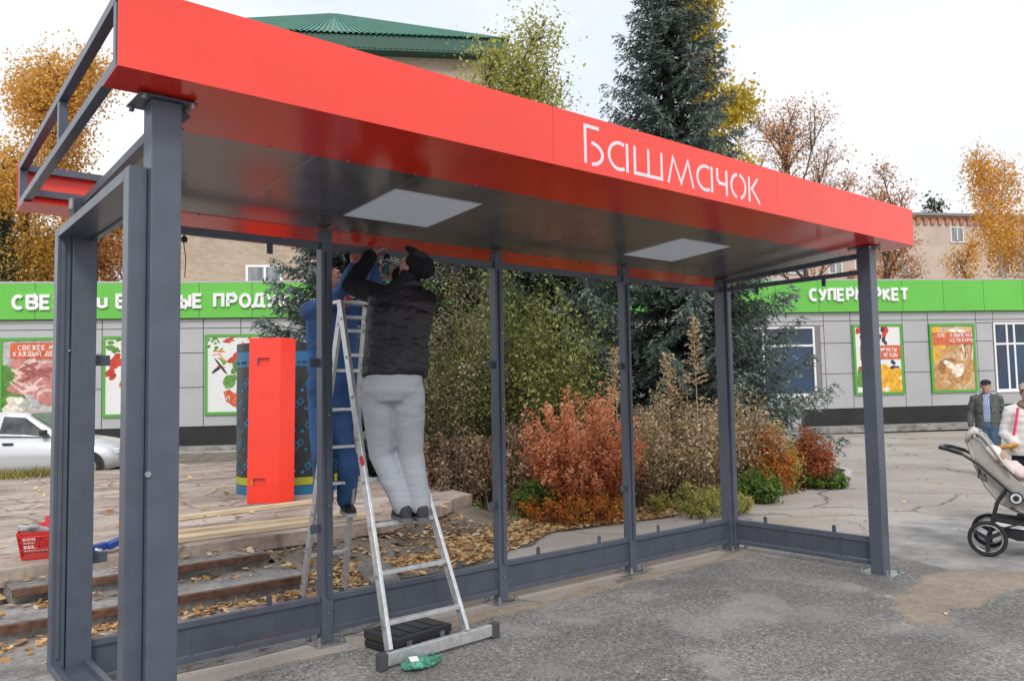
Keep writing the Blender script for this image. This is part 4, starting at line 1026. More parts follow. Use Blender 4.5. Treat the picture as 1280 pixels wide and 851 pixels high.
def broadleaf(pos, H, spread, label, M, seed, nleaf, size, bark=None, up=0.6, nb=8, start=0.25, hang=0.0, lv=3, clump=0.35, name='autumn_tree', group=None, tr=None, shadefn=None, sx=1.0, lean=(0,0)):
    rng = np.random.default_rng(seed)
    root = thing(name, pos, label, 'tree', group)
    mb, tips = skeleton(rng, H*0.93, spread, tr or H*0.014, up, lv, nb, start, hang)
    T_ = np.array([tuple(t) for t in tips])
    for v in mb.v: v.x = v.x*sx+lean[0]*v.z; v.y = v.y*sx+lean[1]*v.z
    T_[:, 0] = T_[:, 0]*sx+lean[0]*T_[:, 2]; T_[:, 1] = T_[:, 1]*sx+lean[1]*T_[:, 2]
    mb.build('trunk', bark or BARK, root, local=True, recalc=False)
    w_ = rng.random(len(T_))**2+0.05
    idx = rng.choice(len(T_), nleaf, p=w_/w_.sum())
    P = T_[idx]+rng.normal(0, clump, (nleaf, 3))*np.array([1,1,0.9])
    if hang: P[:, 2] -= rng.random(nleaf)*hang*1.8
    P = P[P[:, 2] > 0.3]
    cl = rng.random(len(T_))
    sh = np.clip(0.5+0.35*(cl[idx][:len(P)]-0.5)+rng.normal(0, 0.2, len(P)), 0, 1)
    if shadefn is not None: sh = shadefn(P, sh)
    npmesh('crown', leafquads(P, size, 0.65, rng=rng), 4, M, root, sh, local=True)
    return root

def bush(pos, H, Rx, label, M, seed, nstem, per, size, twig=TWIG, name='shrub', cat='shrub', group=None, low=0.15, arch=0.5, aspect=0.5, shadefn=None, base=0.25, Ry=None, spike=0.0, down=0.0, jit=0.02):
    rng = np.random.default_rng(seed); Ry = Ry or Rx
    root = thing(name, pos, label, cat, group)
    tw = MB(); P = []; S = []
    for i in range(nstem):
        az = rng.random()*6.283; rr = math.sqrt(rng.random()); dx, dy = math.cos(az)*rr, math.sin(az)*rr
        h = H*(1-0.45*rr**2)*rng.uniform(0.55, 1.12)+(spike*H*rng.random() if rng.random() < 0.4 else 0)
        b = np.array([dx*Rx*base, dy*Ry*base, 0]); e = np.array([dx*Rx, dy*Ry, h])
        mid = b*0.5+e*0.5+np.array([0,0,arch*h*0.22]); k = 6
        t = np.linspace(0, 1, k+1)[:, None]; pts = (1-t)**2*b+2*t*(1-t)*mid+t**2*e+rng.normal(0, 0.012, (k+1, 3))*t
        tw.tube([tuple(p) for p in pts], [0.007*(1-0.7*q/k) for q in range(k+1)], 4, caps=False)
        n = int(per*rng.uniform(0.6, 1.3)); u = low+(1-low)*rng.random(n)**0.8
        q = u[:, None]; c = (1-q)**2*b+2*q*(1-q)*mid+q**2*e
        tw_sp = 0.05+0.10*(1-u)
        P.append(c+rng.normal(0, 1, (n, 3))*(tw_sp*H*0.42+jit)[:, None]); S.append(np.clip(0.18+0.55*u*rr**0.4+rng.normal(0, 0.17, n)+0.12*rng.normal(), 0, 1))  # leaves darker low and inside: shade within the shrub painted as leaf tone
    P = np.concatenate(P); S = np.concatenate(S); k_ = P[:, 2] > 0.02; P = P[k_]; S = S[k_]
    if shadefn is not None: S = shadefn(P, S)
    tw.build('stems', twig, root, local=True, recalc=False)
    npmesh('foliage', leafquads(P, size, aspect, rng=rng, down=down), 4, M, root, S, local=True)
    return root

# --- big conifers
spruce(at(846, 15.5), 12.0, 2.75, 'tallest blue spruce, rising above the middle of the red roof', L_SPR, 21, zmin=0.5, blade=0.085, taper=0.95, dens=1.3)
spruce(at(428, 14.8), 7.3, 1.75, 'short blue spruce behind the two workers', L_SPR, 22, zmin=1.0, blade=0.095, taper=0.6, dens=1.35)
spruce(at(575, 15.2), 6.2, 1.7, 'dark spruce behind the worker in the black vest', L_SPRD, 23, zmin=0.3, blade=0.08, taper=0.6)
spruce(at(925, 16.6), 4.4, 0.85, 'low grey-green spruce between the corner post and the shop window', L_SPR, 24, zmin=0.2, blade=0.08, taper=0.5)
spruce(at(705, 17.5), 5.6, 2.4, 'dark spruce between the middle posts', L_SPRD, 25, zmin=0.2, blade=0.085, taper=0.55)
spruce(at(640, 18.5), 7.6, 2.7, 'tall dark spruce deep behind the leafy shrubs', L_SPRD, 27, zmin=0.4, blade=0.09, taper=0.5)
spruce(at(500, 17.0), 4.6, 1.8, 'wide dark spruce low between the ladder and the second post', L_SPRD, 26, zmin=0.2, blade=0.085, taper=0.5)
# --- tall leafy shrubs of the bed
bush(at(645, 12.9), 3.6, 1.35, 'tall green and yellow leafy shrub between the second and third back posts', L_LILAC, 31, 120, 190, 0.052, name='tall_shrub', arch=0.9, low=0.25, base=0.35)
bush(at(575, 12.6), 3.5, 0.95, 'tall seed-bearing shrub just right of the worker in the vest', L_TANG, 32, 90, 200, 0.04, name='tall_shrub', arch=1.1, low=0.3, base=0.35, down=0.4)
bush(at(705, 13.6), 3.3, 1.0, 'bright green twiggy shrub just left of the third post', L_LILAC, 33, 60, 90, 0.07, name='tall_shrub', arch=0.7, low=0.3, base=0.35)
bush(at(560, 11.6), 1.2, 0.85, 'dry brown shrub low behind the vest worker’s legs', L_DRY, 34, 70, 110, 0.05, twig=TWIGL, name='dry_shrub', low=0.3, arch=0.6, base=0.7, group='withered shrubs of the bed')
bush(at(625, 11.4), 1.15, 0.55, 'dry brown shrub with pale straw stems beside the second post', L_DRY, 35, 80, 70, 0.045, twig=TWIGL, name='dry_shrub', low=0.3, arch=0.4, base=0.7)
bush(at(662, 12.0), 1.35, 0.6, 'tangled withered shrub between the second post and the red bush', L_DRY, 36, 60, 90, 0.05, twig=TWIGL, name='dry_shrub', low=0.25, arch=0.6, base=0.6)
# --- red bush
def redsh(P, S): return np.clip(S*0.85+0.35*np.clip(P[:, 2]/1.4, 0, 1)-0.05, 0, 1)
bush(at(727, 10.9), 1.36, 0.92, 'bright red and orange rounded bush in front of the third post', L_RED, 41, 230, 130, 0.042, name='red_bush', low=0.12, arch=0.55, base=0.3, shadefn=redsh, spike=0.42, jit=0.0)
bush(at(715, 10.4), 0.42, 0.7, 'low orange and green fringe along the foot of the red bush', L_REDY, 42, 90, 60, 0.04, name='low_shrub', low=0.05, arch=0.6, base=0.8)
# --- tan bushes
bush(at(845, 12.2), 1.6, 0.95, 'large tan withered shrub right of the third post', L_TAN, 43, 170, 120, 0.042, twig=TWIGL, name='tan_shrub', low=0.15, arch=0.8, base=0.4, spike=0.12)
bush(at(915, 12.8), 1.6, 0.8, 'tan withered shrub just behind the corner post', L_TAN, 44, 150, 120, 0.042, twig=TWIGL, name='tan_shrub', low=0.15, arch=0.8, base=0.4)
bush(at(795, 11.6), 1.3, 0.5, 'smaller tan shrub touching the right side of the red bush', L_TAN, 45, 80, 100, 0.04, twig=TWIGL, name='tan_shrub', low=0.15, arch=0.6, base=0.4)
# plume stalks
def plume(pos, H, label, seed):
    rng = np.random.default_rng(seed); root = thing('plume_stalk', pos, label, 'plant', 'tall feathery stalks')
    m_ = MB(); m_.tube([(0,0,0),(0.02,0,H*0.5),(0.0,0.02,H)], [0.012,0.008,0.003], 5); V = []
    for i in range(15):
        z = H*(0.62+0.37*i/15); l = 0.2*(1-0.6*i/15)
        for k in range(5):
            az = rng.random()*6.28; d = np.array([math.cos(az), math.sin(az), 0.35]); 
            m_.tube([(0,0,z), tuple(np.array([0,0,z])+d*l)], 0.003, 4, caps=False)
            for _ in range(7): V.append(np.array([0,0,z])+d*l*rng.random()+rng.normal(0, 0.012, 3))
    m_.build('stem', TWIGL, root, local=True, recalc=False)
    npmesh('seed_head', leafquads(np.array(V), 0.04, 0.5, rng=rng), 4, L_TAN, root, rng.uniform(0.5, 1, len(V)), local=True).name = 'foliage'  # this mesh is the plume's seed head, stored under the name foliage
plume(at(868, 11.8), 2.75, 'tallest feathery stalk standing above the tan shrub', 1)
plume(at(833, 12.0), 2.2, 'short feathery stalk left of the tallest one', 2)
plume(at(768, 11.9), 2.3, 'feathery stalk just left of the third post', 3)
# --- right end of the bed
bush(at(955, 12.6), 1.05, 0.42, 'orange-red bush just right of the corner post', L_REDY, 46, 90, 110, 0.04, name='low_shrub', low=0.1, arch=0.6, base=0.4)
bush(at(1003, 13.4), 0.95, 0.48, 'rust red bush at the far right end of the bed', L_RED, 47, 100, 120, 0.038, name='low_shrub', low=0.1, arch=0.6, base=0.4, shadefn=lambda P, S: S*0.6)
bush(at(972, 13.0), 1.0, 0.3, 'yellow-green bush between the orange and the rust red bush', L_OLIVE, 48, 50, 80, 0.045, name='low_shrub', low=0.1, arch=0.5, base=0.4)
bush(at(942, 11.7), 0.5, 0.34, 'green leafy clump at the foot of the corner post bushes', L_GREEN, 49, 60, 60, 0.045, name='weed_clump', low=0.05, base=0.6)
bush(at(1020, 13.3), 0.3, 0.4, 'low tuft of bright grass by the curved kerb', L_GREEN, 50, 80, 40, 0.05, name='weed_clump', low=0.02, base=0.8)
bush(at(668, 10.7), 0.5, 0.3, 'green weeds at the left foot of the red bush', L_GREEN, 51, 40, 50, 0.05, name='weed_clump', low=0.05, base=0.7)
bush(at(552, 11.0), 0.25, 0.55, 'low green weeds on the plaza edge behind the ladder', L_GREEN, 52, 70, 30, 0.045, name='weed_clump', low=0.02, base=0.8)
bush(at(868, 10.9), 0.35, 0.7, 'green and tan weeds below the large tan shrub', L_OLIVE, 53, 80, 40, 0.045, name='weed_clump', low=0.02, base=0.8)

# --- trees beyond the shop
GB = None
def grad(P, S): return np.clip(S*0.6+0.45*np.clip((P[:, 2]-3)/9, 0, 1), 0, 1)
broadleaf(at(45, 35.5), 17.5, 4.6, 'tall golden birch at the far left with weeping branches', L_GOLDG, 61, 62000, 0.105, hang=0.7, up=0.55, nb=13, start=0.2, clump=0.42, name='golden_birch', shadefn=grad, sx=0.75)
broadleaf(at(128, 34.5), 11.2, 3.6, 'orange-brown tree with bare upper twigs behind the left end frame', L_BROWN, 62, 20000, 0.11, hang=0.5, up=0.7, nb=10, start=0.15, clump=0.28, name='autumn_tree', sx=0.6, shadefn=lambda P, S: np.clip(S*0.8+0.2, 0, 1))
broadleaf(at(160, 38), 13.3, 3.4, 'thin bare russet tree behind the shelter post at the left', L_BROWN, 63, 5000, 0.11, up=0.8, nb=9, start=0.4, clump=0.3, name='autumn_tree', sx=0.6)
bush(at(128, 34.0), 7.2, 1.9, 'dense orange shrub showing above the green fascia at the left', L_GOLD, 64, 120, 120, 0.13, name='orange_shrub', low=0.3, base=0.5)
broadleaf(at(745, 27.5), 13.2, 4.2, 'olive-yellow tree beside the corner of the green roof', L_OLIVE, 65, 20000, 0.10, up=0.9, nb=12, start=0.35, clump=0.4, name='autumn_tree', sx=0.95)
broadleaf(at(625, 27.0), 12.2, 1.5, 'slim leafy treetop against the brick wall corner', L_OLIVE, 66, 3500, 0.12, up=1.0, nb=8, start=0.5, clump=0.3, name='autumn_tree', sx=0.7)
broadleaf(at(925, 23.0), 15.0, 2.4, 'narrow yellow tree directly behind the tallest spruce', L_YEL, 67, 22000, 0.11, up=1.3, nb=10, start=0.3, clump=0.28, name='yellow_tree', sx=0.55)
broadleaf(at(1010, 40), 17.8, 6.2, 'russet tree with many bare twigs right of the tallest spruce', L_BROWN, 68, 12000, 0.10, up=1.15, nb=13, start=0.3, clump=0.3, name='autumn_tree', sx=0.9, tr=0.2, lean=(0.05,-0.04))
broadleaf(at(1078, 44), 12.3, 3.6, 'small russet treetop showing above the right end of the red roof', L_BROWN, 69, 6500, 0.10, up=0.9, nb=11, start=0.4, clump=0.28, name='autumn_tree', sx=0.85, lean=(0.06,-0.05))
broadleaf(at(1262, 40), 12.6, 4.4, 'white-trunked birch with orange leaves at the far right', L_GOLD, 70, 20000, 0.10, bark=BARKB, hang=0.6, up=0.9, nb=11, start=0.2, clump=0.32, name='golden_birch', sx=0.85, tr=0.15, shadefn=lambda P, S: np.clip(S, 0, 1))
broadleaf(at(1215, 44), 9.0, 2.6, 'low orange tree left of the white-trunked birch', L_GOLD, 71, 7000, 0.11, hang=0.5, up=0.8, nb=9, start=0.15, clump=0.32, name='autumn_tree', sx=0.6)
broadleaf(at(1180, 82), 20.3, 3.0, 'small dark treetop peeping over the apartment roof', L_SPRD, 72, 2500, 0.25, up=0.5, nb=8, start=0.7, clump=0.4, name='distant_tree')
spruce(at(3, 32), 9.2, 1.4, 'small dark spruce low beside the golden birch', L_SPRD, 73, dens=0.45, blade=0.16)

# --- ground cover
rng = np.random.default_rng(5)
def scatter_leaves(name, n, fn, zf, size, lab=None):
    P = []
    while len(P) < n:
        x, y, ok = fn()
        if ok: P.append((x, y, zf(x, y)+rng.uniform(0.004, 0.03)))
    P = np.array(P); o = npmesh(name, leafquads(P, size, 0.75, flat=0.72, rng=rng), 4, L_FALL, None, rng.uniform(0, 1, len(P)))
    o['kind'] = 'stuff'; return o
def f_bed():
    x = rng.uniform(-3.9, 8.5); y = rng.uniform(1.15, 5.5)
    d = 0.5+0.9*noise.noise(Vector((x*0.9, y*1.3, 4)))+(0.25 if 1.5 < y < 3.2 else -0.15)
    return x, y, inside(x, y, bed) and rng.random() < d
scatter_leaves('leaf_litter', 7000, f_bed, lambda x, y: 0.008, 0.05)
def f_bed2():
    x = rng.uniform(-3.8, 2.2); y = 1.95+0.45*rng.normal()+0.25*noise.noise(Vector((x, 0, 3)))
    return x, y, inside(x, y, bed) and rng.random() < 0.55+1.1*noise.noise(Vector((x*1.6, y*2.2, 14)))
scatter_leaves('leaf_litter', 4200, f_bed2, lambda x, y: 0.012, 0.055)
def f_step():
    x = rng.uniform(-8.5, -3.5); k = rng.random()
    if k < 0.55: y = 1.40-abs(rng.normal(0, 0.12)); 
    elif k < 0.7: y = 2.0-abs(rng.normal(0, 0.14))
    elif k < 0.8: y = 2.36-abs(rng.normal(0, 0.1))
    else: y = rng.uniform(0.1, 1.3)
    return x, y, rng.random() < 0.35+0.8*noise.noise(Vector((x*1.4, 0, 8)))+(0.3 if y > 1 else -0.12)
P = []
for _ in range(600):
    i = rng.integers(0, len(BANK)-5); j = rng.integers(0, 6); u, v = rng.random(2); q = lambda a, b: np.array(BANK[a][b])
    p = (q(i,j)*(1-u)+q(i+1,j)*u)*(1-v)+(q(i,j+1)*(1-u)+q(i+1,j+1)*u)*v; P.append(p+np.array([0,0,0.012]))
P = np.array(P); o = npmesh('fallen_leaves', leafquads(P, 0.055, 0.75, flat=0.7, rng=rng), 4, L_FALL, None, rng.uniform(0, 1, len(P))); o['kind'] = 'stuff'
scatter_leaves('fallen_leaves', 1100, f_step, lambda x, y: 0.008 if (y < 1.44 or x > -3.9) else (0.122 if (y < 2.02 or x > -4.0 or x < -6) else 0.24), 0.055)
def f_wide():
    x = rng.uniform(-8, 14); y = rng.uniform(-5, 12); return x, y, not (-9 < x < -0.3 and y > 1.4) and rng.random() < (0.25 if y < 0 else 0.8)
scatter_leaves('fallen_leaves', 420, f_wide, lambda x, y: 0.01, 0.05)
def f_plz():
    x = rng.uniform(-9, -0.8); y = rng.uniform(2.6, 11.2); return x, y, rng.random() < 0.7
scatter_leaves('fallen_leaves', 480, f_plz, lambda x, y: 0.333, 0.07)
# dead grass at the far edge of the plaza
n = 5200; X = rng.uniform(-9, -4.0, n); Y = rng.uniform(10.8, 12.0, n); h = rng.uniform(0.05, 0.2, n)*np.clip(1.2-0.1*abs(X+5), 0.3, 1)
B = np.stack([X, Y, np.where(Y < 11.4, 0.33, 0.0)], 1); D = np.stack([rng.normal(0, 0.3, n), rng.normal(0, 0.3, n), np.ones(n)], 1)*(h+np.where(Y < 11.4, 0, 0.25))[:, None]
wv = unit(np.stack([rng.normal(0, 1, n), rng.normal(0, 1, n), np.zeros(n)], 1))*0.012
tag(npmesh('grass', np.stack([B-wv, B+wv, B+D], 1).reshape(-1, 3), 3, L_GRASS, None, rng.random(n)), kind='stuff')
n = 6000; X = rng.uniform(-1, 8.5, n); Y = rng.uniform(1.7, 6, n); keep = np.array([inside(x, y, bed) and noise.noise(Vector((x*1.2, y*1.2, 1))) > 0.05 for x, y in zip(X, Y)])
X, Y = X[keep], Y[keep]; n = len(X); B = np.stack([X, Y, np.zeros(n)], 1); D = np.stack([rng.normal(0, 0.05, n), rng.normal(0, 0.05, n), rng.uniform(0.04, 0.14, n)], 1)
wv = unit(np.stack([rng.normal(0, 1, n), rng.normal(0, 1, n), np.zeros(n)], 1))*0.007
tag(npmesh('grass', np.stack([B-wv, B+wv, B+D], 1).reshape(-1, 3), 3, L_GREEN, None, rng.random(n)), kind='stuff')
# small stones on the asphalt
n = 260; X = rng.uniform(-6, 3, n); Y = rng.uniform(-4.5, -0.2, n); mb = MB()
for x, y in zip(X, Y):
    r = rng.uniform(0.004, 0.013); a = rng.random()*3
    c, s_ = math.cos(a)*r, math.sin(a)*r
    mb.hexa([(x-c,y-s_,0.004),(x+s_,y-c,0.004),(x+c,y+s_,0.004),(x-s_,y+c,0.004),(x-c*0.5,y-s_*0.5,0.004+r),(x+s_*0.5,y-c*0.5,0.004+r),(x+c*0.5,y+s_*0.5,0.004+r),(x-s_*0.5,y+c*0.5,0.004+r)])
tag(mb.build('gravel', mat('pale grit', (0.28,0.27,0.26), 0.9), recalc=False), kind='stuff')
# ------------------------------------------------------------------ people
SKIN = mat('skin', (0.52,0.31,0.23), 0.55, 0, 14, 0.18, bump=0.05, bscale=90)
SKINR = mat('ruddy skin', (0.5,0.27,0.2), 0.55, 0, 14, 0.2, bump=0.05, bscale=90)
def cloth(name, col, rough=0.85, amt=0.25, sc=7, b=0.35, bs=14, **k): return mat(name, col, rough, 0, sc, amt, bump=b, bscale=bs, spec=0.25, **k)
def remesh(mb, name, M, parent, vox, smooth=4, disp=None):
    o = mb.build(name, M, None, local=True)
    r = o.modifiers.new('remesh', 'REMESH'); r.mode = 'VOXEL'; r.voxel_size = vox; r.use_smooth_shade = True
    s = o.modifiers.new('smooth', 'SMOOTH'); s.factor = 0.5; s.iterations = smooth
    dg = bpy.context.evaluated_depsgraph_get(); me = bpy.data.meshes.new_from_object(o.evaluated_get(dg)); me.name = name
    o.modifiers.clear(); old = o.data; o.data = me; bpy.data.meshes.remove(old)
    nrm = [v.normal.copy() for v in me.vertices]; inv = mw(parent).inverted()
    for v, n_ in zip(me.vertices, nrm):
        c = v.co.copy()
        if disp: c += n_*disp(c, n_)
        v.co = inv @ c
    me.polygons.foreach_set('use_smooth', [True]*len(me.polygons))
    if not me.materials: me.materials.append(M)
    o.name = name; o.parent = parent
    return o
def basis(fwd, up):
    f = Vector(fwd).normalized(); u = (Vector(up)-f*Vector(up).dot(f)).normalized(); x = f.cross(u)   # x = right-hand side
    return Matrix((x, f, u)).transposed()
def head_parts(mb, c, B, s=1.0):
    c = Vector(c); P = lambda x, y, z: c+B @ Vector((x*s, y*s, z*s)); E = lambda p, r: mb.ell(P(*p), tuple(q*s for q in r), B, 18, 12)
    E((0,-0.015,0.03), (0.076,0.094,0.092)); E((0,0.02,-0.03), (0.062,0.072,0.085)); E((0,0.048,-0.085), (0.036,0.036,0.026))
    E((0,0.075,0.03), (0.05,0.022,0.014)); E((0.036,0.06,-0.02), (0.024,0.022,0.022)); E((-0.036,0.06,-0.02), (0.024,0.022,0.022))
    mb.cap([P(0,0.086,0.015), P(0,0.108,-0.022)], [0.010*s, 0.015*s], 8); E((0,0.083,-0.055), (0.024,0.012,0.006)); E((0,0.080,-0.068), (0.02,0.012,0.006))
    for q in (-1, 1): E((q*0.078,-0.012,-0.008), (0.009,0.02,0.032)); E((q*0.083,-0.02,0.004), (0.007,0.014,0.018))
def face(parent, c, B, s=1.0, brow=(0.1,0.08,0.07)):
    c = Vector(c); P = lambda x, y, z: c+B @ Vector((x*s, y*s, z*s))
    for q in (-1, 1):
        e = MB(); e.ell(P(q*0.031,0.082,0.008), (0.0125*s,0.008*s,0.008*s), B, 12, 8); eo = e.build('eye', WHITE, parent)
        e = MB(); e.ell(P(q*0.031,0.0885,0.008), (0.0055*s,0.003*s,0.0055*s), B, 10, 6); e.build('iris', BLACKP, eo)
        e = MB(); e.cap([P(q*0.018,0.092,0.030), P(q*0.034,0.093,0.033), P(q*0.048,0.083,0.027)], [0.003*s,0.004*s,0.002*s], 6); e.build('eyebrow', mat('brow', brow, 0.9), parent)
    e = MB(); e.cap([P(-0.02,0.088,-0.061), P(0,0.095,-0.060), P(0.02,0.088,-0.061)], [0.003*s,0.0045*s,0.003*s], 6); e.build('mouth', mat('lips', (0.36,0.13,0.11), 0.6), parent)
def hand(mb, wr, d, nrm, curl=0.6, s=1.0, thumb=1, spread=0.05):
    """palm and five fingers; d wrist-to-knuckles, nrm out of the palm, thumb=+1/-1 side"""
    d = Vector(d).normalized(); nrm = Vector(nrm); nrm = (nrm-d*nrm.dot(d)).normalized(); sd = d.cross(nrm)*thumb; wr = Vector(wr)
    mb.cap([wr-d*0.03*s, wr+d*0.01*s, wr+d*0.03*s], [0.027*s,0.027*s,0.029*s], 10)
    mb.ell(wr+d*0.052*s, (0.043*s,0.05*s,0.016*s), Matrix((sd, d, nrm)).transposed(), 14, 9)
    for i, (o, L_) in enumerate(((0.030,0.072),(0.010,0.08),(-0.010,0.074),(-0.030,0.06))):
        p = wr+d*(0.085-0.003*abs(i-1))*s+sd*o*s; dd = (d+sd*o*spread*20*0.12).normalized(); pts = [p-dd*0.02*s, p]; a = curl*0.55
        for k, f in enumerate((0.45, 0.32, 0.23)):
            ang = a*(k+1)*(0.9 if k == 0 else 1.0); q = dd*math.cos(ang)+nrm*math.sin(ang); pts.append(pts[-1]+q*L_*f*s)
        mb.cap(pts, [0.010*s,0.0098*s,0.0092*s,0.0086*s,0.0072*s], 8)
    b = wr+d*0.025*s+sd*0.03*s; t1 = (d*0.7+sd*0.75+nrm*0.25*(1+curl)).normalized(); t2 = (d*0.85+sd*0.2+nrm*0.5*curl).normalized()
    mb.cap([b-t1*0.012*s, b+t1*0.032*s, b+t1*0.034*s+t2*0.03*s, b+t1*0.034*s+t2*0.052*s], [0.014*s,0.0115*s,0.0105*s,0.008*s], 8)
def vmix(a, b, t): return Vector(a).lerp(Vector(b), t)
def build_person(root, J, hd, vox=0.007, skin=None, hs=1.0, hands=None, fw=None, sc=1.0):
    """J: joint dictionary (world); hd: (forward, up) of the head"""
    mb = MB(); B = basis(*hd); sk = skin or SKIN
    head_parts(mb, J['head'], B, sc*hs)
    mb.cap([J['neck']-Vector((0,0,0.05)), J['neck'], vmix(J['neck'], J['head'], 0.75)], [0.065*sc,0.056*sc,0.055*sc], 14)
    side = (J['shR']-J['shL']).normalized(); hside = (J['hipR']-J['hipL']).normalized(); up = (J['neck']-J['pelvis']).normalized(); f = up.cross(side).normalized() if fw is None else fw
    ch = vmix(J['shL'], J['shR'], 0.5)
    secs = [(J['pelvis']-up*0.09*sc, hside, f, 0.10*sc, 0.08*sc), (J['pelvis'], hside, f, 0.155*sc, 0.105*sc), (vmix(J['pelvis'], ch, 0.35), (side+hside).normalized(), f, 0.135*sc, 0.095*sc), (vmix(J['pelvis'], ch, 0.72), side, f, 0.16*sc, 0.11*sc), (ch-up*0.02*sc, side, f, 0.17*sc, 0.10*sc), (ch+up*0.05*sc, side, f, 0.07*sc, 0.06*sc)]
    mb.loft(secs)
    for s in 'LR':
        mb.cap([vmix(J['sh'+s], ch, 0.15), J['sh'+s], vmix(J['sh'+s], J['el'+s], 0.5), J['el'+s], vmix(J['el'+s], J['wr'+s], 0.35), J['wr'+s]], [q*sc for q in (0.05,0.052,0.045,0.038,0.038,0.027)], 12)
        mb.cap([J['hip'+s], vmix(J['hip'+s], J['kn'+s], 0.45), J['kn'+s], vmix(J['kn'+s], J['an'+s], 0.3), J['an'+s]], [q*sc for q in (0.085,0.075,0.053,0.052,0.036)], 14)
        t = J['toe'+s]; a = J['an'+s]
        mb.cap([a-Vector((0,0,0.045*sc)), vmix(a-Vector((0,0,0.045*sc)), t, 0.6), t], [0.034*sc,0.032*sc,0.024*sc], 10)
        if hands and s in hands:
            h_ = hands[s]; hand(mb, J['wr'+s], h_[0], h_[1], h_[2], sc*h_[4] if len(h_) > 4 else sc, h_[3])
    return remesh(mb, 'body', sk, root, vox, 2), B, side, hside, up, f, ch
def jacket(root, J, S_, M, sc=1.0, puff=0, pamp=0.011, hem=0.0, sleeve=1.0, arm=1.0, name='jacket', belly=1.0, vox=0.011, collar=True, fold=0.006, wmul=1.0, seed=0):
    body, B, side, hside, up, f, ch = S_; mb = MB()
    p0 = J['pelvis']+up*hem
    secs = [(p0-up*0.02, hside, f, 0.185*sc*belly*wmul, 0.135*sc*belly), (p0+up*0.05, hside, f, 0.195*sc*belly*wmul, 0.145*sc*belly), (vmix(J['pelvis'], ch, 0.45), (side+hside).normalized(), f, 0.185*sc*belly*wmul, 0.145*sc*belly), (vmix(J['pelvis'], ch, 0.75), side, f, 0.20*sc*wmul, 0.15*sc), (ch-up*0.03*sc, side, f, 0.20*sc*wmul, 0.125*sc), (ch+up*0.045*sc, side, f, 0.135*sc, 0.085*sc), (ch+up*0.095*sc, side, f, 0.072*sc, 0.068*sc)]
    mb.loft(secs, 24)
    if collar: mb.cap([J['neck']-up*0.06, vmix(J['neck'], J['head'], 0.22)], [0.085*sc,0.078*sc], 16)
    if not sleeve: mb.cap([vmix(J['shR'], ch, 0.2), J['shR'], vmix(J['shR'], J['elR'], 0.75)], [0.075,0.072,0.062], 14)
    if sleeve:
        for s in 'LR':
            w_ = vmix(J['el'+s], J['wr'+s], sleeve)
            mb.cap([vmix(J['sh'+s], ch, 0.2), J['sh'+s], vmix(J['sh'+s], J['el'+s], 0.5), J['el'+s], vmix(J['el'+s], w_, 0.5), w_], [q*sc*arm for q in (0.075,0.078,0.068,0.060,0.054,0.044)], 14)
    def disp(c, n_):
        d = fold*noise.noise(Vector((c.x*9, c.y*9, c.z*16+seed)))+0.5*fold*noise.noise(Vector((c.x*22, c.y*22, c.z*40+seed)))
        if puff: d += pamp*abs(math.sin(math.pi*((c-J['pelvis']).dot(up)/puff+0.25*noise.noise(c*3))))**0.6-pamp*0.4
        return d
    return remesh(mb, name, M, root, vox, 2, disp)
def trousers(root, J, S_, M, sc=1.0, loose=1.0, vox=0.011, seed=0, low=0.92, fold=0.005):
    body, B, side, hside, up, f, ch = S_; mb = MB()
    mb.loft([(J['pelvis']+up*0.12, hside, f, 0.165*sc, 0.12*sc), (J['pelvis'], hside, f, 0.19*sc, 0.135*sc), (J['pelvis']-up*0.07*sc, hside, f, 0.19*sc, 0.135*sc), (J['pelvis']-up*0.13*sc, hside, f, 0.12*sc, 0.1*sc)], 22)
    for s in 'LR':
        e = vmix(J['kn'+s], J['an'+s], low)
        mb.cap([J['hip'+s], vmix(J['hip'+s], J['kn'+s], 0.4), J['kn'+s], vmix(J['kn'+s], e, 0.5), e], [q*sc*loose for q in (0.112,0.105,0.083,0.077,0.070)], 16)
    def disp(c, n_):
        return fold*noise.noise(Vector((c.x*8, c.y*8, c.z*11+seed)))+1.3*fold*abs(noise.noise(Vector((c.x*5+3+c.z*3, c.y*5, c.z*22+seed))))*max(0, 1-abs(c.z-J['pelvis'].z+0.12)*3.2)+1.5*fold*abs(noise.noise(Vector((c.x*5+3, c.y*5-c.z*4, c.z*26+seed))))*max(0, 1-abs(c.z-J['anL'].z-0.12)*5)
    return remesh(mb, 'trousers', M, root, vox, 2, disp)
